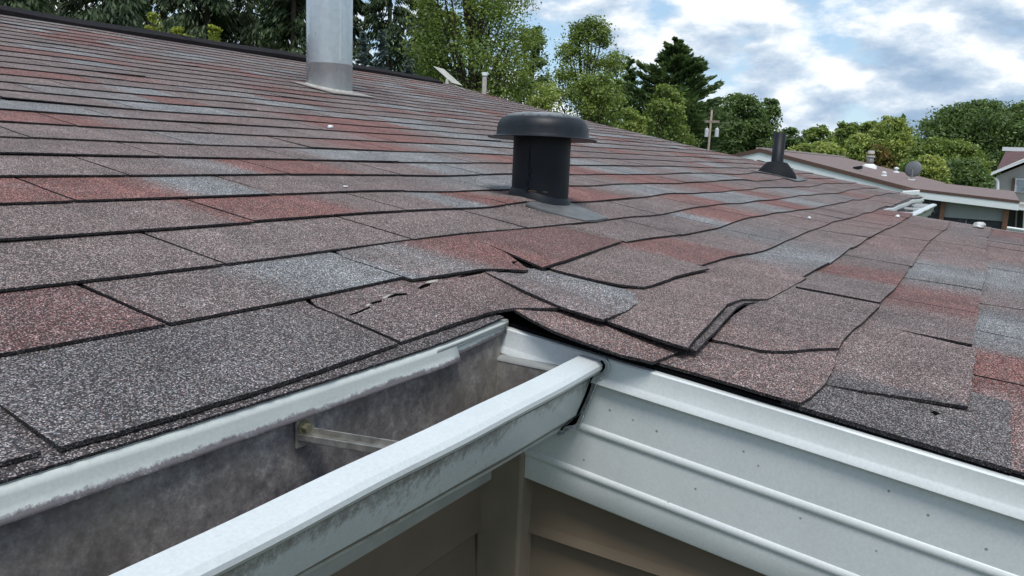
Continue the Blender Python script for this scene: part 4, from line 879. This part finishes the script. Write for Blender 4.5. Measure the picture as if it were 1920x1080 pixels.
# ------------------------------------------------------------ poles and wires
def utility(u,vt,D,label,w=.14,arm=True,lamp=False):
    t=at(u,vt,D); e=empty('utility_pole',(t[0],t[1],ZG),label,'utility pole')
    q=B(); q.tube((t[0]-.12,t[1],ZG),t,w*1.15,w*.8,10); q.build('pole',M_POLE,e,smooth=True)
    r_=np.array([ray(u,vt)[1],-ray(u,vt)[0],0]); r_/=np.linalg.norm(r_); s_=D/F
    if arm:
        q=B(); c=at(u,vt+22,D); q.obox(c,r_*12*s_,(.05,.05,0),(0,0,.06)); q.build('crossarm',M_POLE,e)
        for sx in(-1,1):
            c=at(u-.5+sx*9.5,vt+43,D); q=B(); q.tube(c-np.array([0,0,7*s_]),c+np.array([0,0,6*s_]),3.6*s_,3.6*s_,14); q.lathe(c+np.array([0,0,6*s_]),[(3.8*s_,0),(2.5*s_,1.3*s_),(.01,2*s_)],14); q.tube(c+np.array([0,0,7*s_]),c+np.array([0,0,11*s_]),.6*s_,.6*s_,6)
            q.build('transformer',flat('transformer_grey',(.50,.52,.53),.5),e)
    if lamp:
        q=B(); c=at(u+5,vt+2,D); q.tube(t,c,.05,.05,6); q.obox(c,r_*3*s_,(.1,.1,0),(0,0,1.2*s_)); q.build('lamp_head',M_WHITE,e)
    return e,t
utility(1335,206,42.,'wooden utility pole carrying two pale grey transformers between the trees',w=.06)
utility(1483,250,95.,'slim wooden pole with a small white lamp head near the far woods',arm=False,lamp=True,w=.16)
t=at(909,137,9.5); e=empty('service_post',(t[0],t[1],ZG),'weathered grey post with a pale cap behind the far end of the roof','post')
q=B(); q.tube((t[0],t[1],ZG),t-np.array([0,0,.02]),.030,.026,14); q.build('post_shaft',flat('weathered_post',(.22,.21,.20),.8,0,.3,20),e,smooth=True)
q=B(); q.tube(t-np.array([0,0,.03]),t+np.array([0,0,.008]),.032,.030,14); q.build('post_cap',M_WHITE,e)
def cable(a,b,sag,r,label):
    q=B(); n=24; pts=[a+(b-a)*(i/n)-np.array([0,0,sag*4*(i/n)*(1-i/n)]) for i in range(n+1)]; q.path(pts,r,5); tag(q.build('overhead_cable',flat('cable_black_'+label[:3],(.02,.02,.02),.9,spec=0.)),label,'cable')
cable(at(909,140,9.5),at(-60,-60,16.),.25,.0028,'thin dark service cable slanting up to the left in front of the spruces')
cable(at(909,140,9.5),at(1325,228,80.),.9,.004,'thin dark service cable running right from the grey post towards the transformers')
# ------------------------------------------------------------ trees
def leafmat(name,c0,c1,tr=.35,sc=.7,rough=.6):
    m,nt,N,L,b=newmat(name); g=G.__new__(G); g.m,g.nt,g.N,g.L,g.b=m,nt,N,L,b; geo=N.new('ShaderNodeNewGeometry'); g.tc=geo.outputs['Position']
    n=g.noise(sc,3,.5); c=g.mix(g.ramp(n,[(.35,0.),(.65,1.)]),c0,c1)
    rnd=geo.outputs['Random Per Island']; c=g.mix(1.0,c,g.ramp(rnd,[(0,.62),(.6,1.),(1,1.5)]),'MULTIPLY')
    g.put('Base Color',c); g.put('Roughness',rough); b.inputs['Specular IOR Level'].default_value=.35
    t=N.new('ShaderNodeBsdfTranslucent'); L.new(g.mix(1.0,c,(1.25,1.35,.7),'MULTIPLY'),t.inputs[0]); mx=N.new('ShaderNodeMixShader'); mx.inputs[0].default_value=tr
    L.new(b.outputs[0],mx.inputs[1]); L.new(t.outputs[0],mx.inputs[2]); out=[n_ for n_ in N if n_.type=='OUTPUT_MATERIAL'][0]; L.new(mx.outputs[0],out.inputs[0]); return m
L_MID=leafmat('leaf_mid_green',(.125,.185,.048),(.20,.255,.068)); L_DK=leafmat('leaf_dark_green',(.075,.125,.045),(.12,.175,.056),.35)
L_LT=leafmat('leaf_light_green',(.19,.25,.065),(.30,.34,.10)); L_YEL=leafmat('leaf_yellow_green',(.24,.27,.05),(.34,.35,.085),.45)
L_SPR=leafmat('needle_dark_spruce',(.034,.058,.026),(.060,.092,.036),.2,.5); L_BLU=leafmat('needle_blue_spruce',(.09,.135,.14),(.16,.21,.215),.12,1.2)
L_PIN=leafmat('needle_white_pine',(.065,.11,.045),(.11,.16,.058),.25,.6); L_ORA=leafmat('leaf_rusty_green',(.12,.13,.035),(.21,.14,.05),.35,1.5)
def quads(name,c,a,b_,mat,parent):
    "leaf-sized faces: centre c, half axes a and b_"
    n=len(c); V=np.empty((n,4,3),np.float32); V[:,0]=c-a; V[:,1]=c+b_; V[:,2]=c+a; V[:,3]=c-b_
    me=bpy.data.meshes.new(name); me.vertices.add(4*n); me.vertices.foreach_set('co',V.ravel()); me.loops.add(4*n); me.loops.foreach_set('vertex_index',np.arange(4*n,dtype=np.int32))
    me.polygons.add(n); me.polygons.foreach_set('loop_start',np.arange(0,4*n,4,dtype=np.int32)); me.materials.append(mat); me.update(calc_edges=True); me.validate()
    o=bpy.data.objects.new(name,me); COL.objects.link(o); o.parent=parent; o.matrix_parent_inverse=Matrix.Translation(-Vector(parent_world(parent))); return o
def rvec(n): 
    v=RNG.normal(size=(n,3)); return v/np.linalg.norm(v,axis=1,keepdims=True)
def trunkbuild(e,base,pts,r0,r1,limbs,name='trunk'):
    q=B(); n=len(pts)-1
    for i in range(n): q.tube(pts[i],pts[i+1],r0+(r1-r0)*i/n,r0+(r1-r0)*(i+1)/n,8,False)
    q.build(name,M_BARK,e,smooth=True)
    if limbs:
        q=B()
        for a,b_,ra in limbs:
            a=np.array(a);b_=np.array(b_); mid=(a+b_)/2+np.array([0,0,-.06*np.linalg.norm(b_-a)])
            q.tube(a,mid,ra,ra*.7,6,False); q.tube(mid,b_,ra*.7,ra*.25,6,False)
        tag(q.build('limb',M_BARK,e,smooth=True),kind='stuff')
def decid(u,vt,wpx,D,mat,label,group=None,n=9000,clumps=60,leaf=1.,low=.25,shape=1.,name='leafy_tree',seed=0,bush=False,thin=0.,top=1.):
    global RNG
    RNG=np.random.default_rng(abs(int(u*3+D*7+seed))); t=at(u,vt,D); R=wpx/2*D/F; H=t[2]-ZG; base=np.array([t[0],t[1],ZG]); e=empty(name,base,label,'bush' if bush else 'tree',group)
    zc=ZG+H*(low+1)/2; hz=H*(1-low)/2
    cs=[];rs=[]; n=int(n*3.4); clumps=int(clumps*1.7)
    for i in range(clumps):
        v=rvec(1)[0]*RNG.uniform(.35,1.)**.6; z=v[2]=RNG.uniform(-1,1)*.96; q_=math.hypot(v[0],v[1]); w_=math.sqrt(max(0,1-abs(z)**2.3))*RNG.uniform(.25,1.)**.5; v[0]*=w_/q_; v[1]*=w_/q_; rr=1-.22*max(0,z)*(2-top)
        c=base+np.array([v[0]*R*rr*.84,v[1]*R*rr*.84,0]); c[2]=zc+z*hz*.96; cs.append(c); rs.append(min(R,hz)*RNG.uniform(.14,.34)*(1-.35*max(0,z)))
    cs=np.array(cs);rs=np.array(rs); w=rs**2/np.sum(rs**2); k=RNG.choice(clumps,size=n,p=w)
    rad=RNG.uniform(.25,1.,n)**.5+RNG.normal(0,.12,n); dv=rvec(n); dv[:,2]=dv[:,2]*.65+.05; p=cs[k]+dv*(rs[k]*rad)[:,None]; p[:,:2]+=(RNG.normal(0,.10,(n,2))*R*(RNG.random(n)<.45)[:,None])
    vm=int(n*.34); vv=rvec(vm); zz=RNG.uniform(-1,.9,vm); ww=np.sqrt(np.maximum(0,1-np.abs(zz)**2.3))*RNG.uniform(0,1,vm)**.5*(1-.22*np.maximum(0,zz)*(2-top)); az_=RNG.uniform(0,6.283,vm); pv_=np.stack([base[0]+R*.92*ww*np.cos(az_),base[1]+R*.92*ww*np.sin(az_),zc+zz*hz*.97],-1)
    fq=2.2/max(R,.3)*2; dens=np.sin(pv_[:,0]*fq+1)*np.sin(pv_[:,1]*fq+2)+np.sin(pv_[:,2]*fq*1.3)*np.sin(pv_[:,0]*fq*.7+pv_[:,1]*fq*.6); keep=dens>-.35; idx=np.where(keep)[0]; p[idx]=pv_[idx]
    ls=leaf*max(.018,.00155*D)*RNG.uniform(.7,1.5,n)[:,None]
    nrm=dv*.5+rvec(n)*.8+np.array([0,0,.6]); nrm/=np.linalg.norm(nrm,axis=1,keepdims=True)
    a=np.cross(nrm,rvec(n)); a/=np.linalg.norm(a,axis=1,keepdims=True)+1e-9; b_=np.cross(nrm,a)
    quads('crown',p,a*ls,b_*ls*.6,mat,e)
    lean=np.array([RNG.normal(0,.02),RNG.normal(0,.02),0])*H
    tr=[base+np.array([0,0,(H*.86)*q_])+lean*q_*q_ for q_ in np.linspace(0,1,7)]
    lim=[(tr[min(6,max(1,int((c[2]-ZG)/H*5)))],c,max(.02,H*.006)) for c in cs[::3]]
    trunkbuild(e,base,tr,max(.05,H*.016),max(.02,H*.004),lim); return e
def spruce(u,vt,wpx,D,mat,label,group=None,n=11000,nb=120,low=.08,droop=.35,name='spruce_tree',card=1.,gap=0.,up=False,seed=0):
    global RNG
    RNG=np.random.default_rng(abs(int(u*5+D*3+seed))); t=at(u,vt,D); R=wpx/2*D/F; H=t[2]-ZG; base=np.array([t[0],t[1],ZG]); e=empty(name,base,label,'tree',group)
    tr=[base+np.array([0,0,H*q_]) for q_ in np.linspace(0,1,6)]; lim=[]; P_=[];A_=[];B_=[]
    n=int(n*1.8); per=n//nb
    for i in range(nb):
        z=low+(1-low)*((i+RNG.random())/nb)**1.05; az=RNG.uniform(0,2*math.pi)
        if up: Lb=R*(1-z**2.2)*RNG.uniform(.55,1.1)*(.75 if z<.25 else 1)+.05*R
        else: Lb=R*(1-z)**.8*RNG.uniform(.65,1.1)+.04*R
        d=np.array([math.cos(az),math.sin(az),0]); s0=base+np.array([0,0,H*z])
        tt=RNG.uniform(.12,1.,per)**.75
        rise=(.28 if up else .10)*Lb; zz=rise*tt-(0 if up else droop)*Lb*tt**2 + (.10*Lb*tt**3 if not up else .12*Lb*tt**2)
        side=np.array([-d[1],d[0],0]); spread=(.22 if not up else .20)*Lb*(1-.55*tt)
        off=RNG.normal(0,1,per)*spread
        p=s0+np.outer(Lb*tt,d)+np.outer(off,side); p[:,2]+=zz-np.abs(off)*(.15 if not up else -.05)
        ls=card*max(.035,.0025*D)*RNG.uniform(.7,1.4,per)
        if up: dirv=d*.8+np.outer(np.sign(off),side)*.5+rvec(per)*.55+np.array([0,0,.45]); p+=rvec(per)*(.05*Lb)
        else:
            dirv=d*.45+np.outer(np.sign(off),side)*.35+rvec(per)*.30+np.array([0,0,-.75 if droop>.2 else -.1]); p[:,2]-=RNG.uniform(0,1,per)**2*(.22*R*(1-z*.6) if droop>.2 else .05*R)
        dirv/=np.linalg.norm(dirv,axis=1,keepdims=True); wv=np.cross(dirv,rvec(per)); wv/=np.linalg.norm(wv,axis=1,keepdims=True)+1e-9
        P_.append(p);A_.append(dirv*(ls*1.5)[:,None]);B_.append(wv*(ls*.42)[:,None]); lim.append((s0,s0+d*Lb*.9+np.array([0,0,rise*.9-(0 if up else droop*.8)*Lb*.8]),max(.012,H*.0022)))
    quads('crown',np.concatenate(P_),np.concatenate(A_),np.concatenate(B_),mat,e)
    trunkbuild(e,base,tr,max(.08,H*.013),.02,lim[::2]); return e
g1='dark spruces beyond the roof ridge'
for i,(u,vt,w,D,l) in enumerate([(-40,-380,210,27,'dark drooping spruce cut off by the left edge of the picture'),(62,-420,190,31,'dark drooping spruce, second from the left edge'),(185,-330,170,26,'dark drooping spruce rising left of the yellow green shrub'),
    (290,-460,200,33,'dark drooping spruce standing behind the yellow green shrub'),(378,-360,150,28,'narrow dark spruce between two sky gaps behind the ridge'),(462,-430,190,30,'dark spruce right of the yellow green shrubs'),(548,-330,120,27,'dark spruce just left of the galvanised flue pipe')]):
    spruce(u,vt,w*1.75,D,L_SPR,l,g1,n=15000,nb=190,droop=.42,low=.10)
for i,(u,vt,w,D,l) in enumerate([(655,-180,120,40,'dark spruce hidden partly by the flue pipe'),(735,-260,160,38,'dark spruce behind the pair of blue spruces'),(800,-160,110,42,'slender dark spruce left of the large leafy tree')]):
    spruce(u,vt,w*1.3,D,L_SPR,l,'dark spruces behind the blue ones',n=10000,nb=130,droop=.4,low=.1,seed=3)
spruce(716,58,92,25,L_BLU,'pale blue spruce directly right of the flue pipe','blue spruces',n=9000,nb=150,droop=.12,low=.05,name='blue_spruce')
spruce(768,78,70,26,L_BLU,'smaller blue spruce with a pointed tip','blue spruces',n=7000,nb=130,droop=.12,low=.05,name='blue_spruce')
spruce(680,62,70,29,L_BLU,'blue spruce mostly behind the flue pipe','blue spruces',n=5000,nb=110,droop=.12,low=.05,name='blue_spruce',seed=2)
decid(900,-190,250,21,L_MID,'large leafy tree with a dark forked trunk behind the grey post',n=15000,clumps=95,low=.30,seed=4)
decid(838,10,110,24,L_LT,'light green leafy tree behind the tilted panel',n=5000,clumps=40,low=.2)
decid(1000,35,95,34,L_DK,'dark leafy tree at the right flank of the large one',n=6000,clumps=40,low=.15,top=.6)
decid(1022,138,120,17,L_LT,'rounded light green bush by the end of the roof',n=4500,clumps=40,low=.05,bush=True,name='bush')
decid(1108,24,165,27,L_MID,'tall leafy tree with an uneven crown left of the white pine',n=9000,clumps=60,low=.18,top=.9)
decid(1120,128,150,25,L_MID,'low leafy tree in front of the taller uneven one',n=6500,clumps=45,low=.05,seed=9)
spruce(1180,108,120,49,L_PIN,'dark conifer peeking out left of the white pine',n=5000,nb=80,up=True,name='pine_tree')
spruce(1268,76,250,48,L_PIN,'broad white pine with layered upswept branches','',n=20000,nb=130,up=True,name='pine_tree',low=.10)
decid(1252,150,120,25,L_MID,'leafy tree standing in front of the white pine',n=6000,clumps=45,low=.05,top=.7)
decid(1188,195,90,22,L_LT,'low light green bush left of the leafy tree before the pine',n=3500,clumps=30,low=.05,bush=True,name='bush')
decid(1392,172,130,92,L_DK,'rounded dark leafy tree right of the utility pole',n=8000,clumps=55,low=.05)
decid(1446,176,62,95,L_DK,'slender leafy tree with a tufted top behind the plumbing pipe',n=3500,clumps=26,low=.15,top=.8)
decid(1312,215,80,96,L_DK,'dark low tree left of the utility pole',n=3000,clumps=25,low=.05)
gt='trees of the far wood'
for i,(u,vt,w,D,m_,l) in enumerate([(1482,236,70,75,L_DK,'dull green tree just right of the plumbing pipe'),(1535,232,85,85,L_MID,'green tree in the far wood above the neighbouring ridge'),(1590,228,80,90,L_MID,'green tree in the middle of the far wood'),(1632,226,66,92,L_MID,'green tree left of the brightest tree of the far wood'),
    (1672,216,92,70,L_LT,'tall bright green tree rising above the far wood'),(1615,250,80,66,L_LT,'light green tree lower left of the tallest bright one'),(1552,262,90,62,L_LT,'light green low tree above the white ridge line'),(1505,268,70,60,L_LT,'light green low tree beside the lamp pole'),
    (1652,268,70,50,L_ORA,'rusty tinted low tree behind the metal chimney'),(1712,272,60,80,L_DK,'dark green tree in the dip left of the big right hand trees'),(1742,268,56,84,L_MID,'pointed green tree in the dip of the skyline')]):
    decid(u,vt,w,D,m_,l,gt,n=3800,clumps=36,low=.05,top=.8,seed=i)
decid(1862,190,262,78,L_DK,'very large dark leafy tree towering behind the grey sided house',n=15000,clumps=90,low=.1,top=1.1)
decid(1780,256,150,66,L_MID,'broad mid green tree in front of the towering dark one',n=8000,clumps=60,low=.03)
decid(1748,290,80,45,L_LT,'pale green flowering shrub behind the satellite dish',n=4000,clumps=36,low=.03,bush=True,name='bush')
decid(1800,298,120,60,L_DK,'dark green low tree above the neighbouring porch roof',n=5500,clumps=40,low=.03,seed=2)
for u,vt,w,l in((288,8,70,'yellow green shrub with a tall tip showing above the ridge'),(338,36,84,'low yellow green shrub in the middle above the ridge'),(401,22,46,'small rounded yellow green shrub farthest right above the ridge')):
    decid(u,vt,w,12.,L_YEL,l,'yellow green shrubs beyond the ridge',n=2600,clumps=30,low=.3,bush=True,name='shrub')
# far woods: one mass
def woods():
    rg=np.random.default_rng(5); n=60000; an=rg.uniform(-.75,2.0,n); D=rg.uniform(150,210,n); hh=8+2.2*np.sin(an*23)+1.6*np.sin(an*57+1)+1.2*np.sin(an*131)
    z=ZG+hh*rg.uniform(0,1,n)**.8; c=np.stack([CAM[0]+D*np.cos(an),CAM[1]+D*np.sin(an),z],-1); global RNG; RNG=rg
    a=rvec(n)*rg.uniform(.5,1.0,n)[:,None]; b_=np.cross(a,rvec(n)); me=bpy.data.objects.new('tmp',None); 
    V=np.empty((n,4,3),np.float32); V[:,0]=c-a;V[:,1]=c+b_*.7;V[:,2]=c+a;V[:,3]=c-b_*.7
    m=bpy.data.meshes.new('far_woods'); m.vertices.add(4*n); m.vertices.foreach_set('co',V.ravel()); m.loops.add(4*n); m.loops.foreach_set('vertex_index',np.arange(4*n,dtype=np.int32)); m.polygons.add(n); m.polygons.foreach_set('loop_start',np.arange(0,4*n,4,dtype=np.int32)); m.materials.append(L_MID); m.update(calc_edges=True)
    o=bpy.data.objects.new('far_woods',m); COL.objects.link(o); tag(o,'low band of distant woodland closing the horizon','woodland',kind='stuff'); bpy.data.objects.remove(me)
woods()
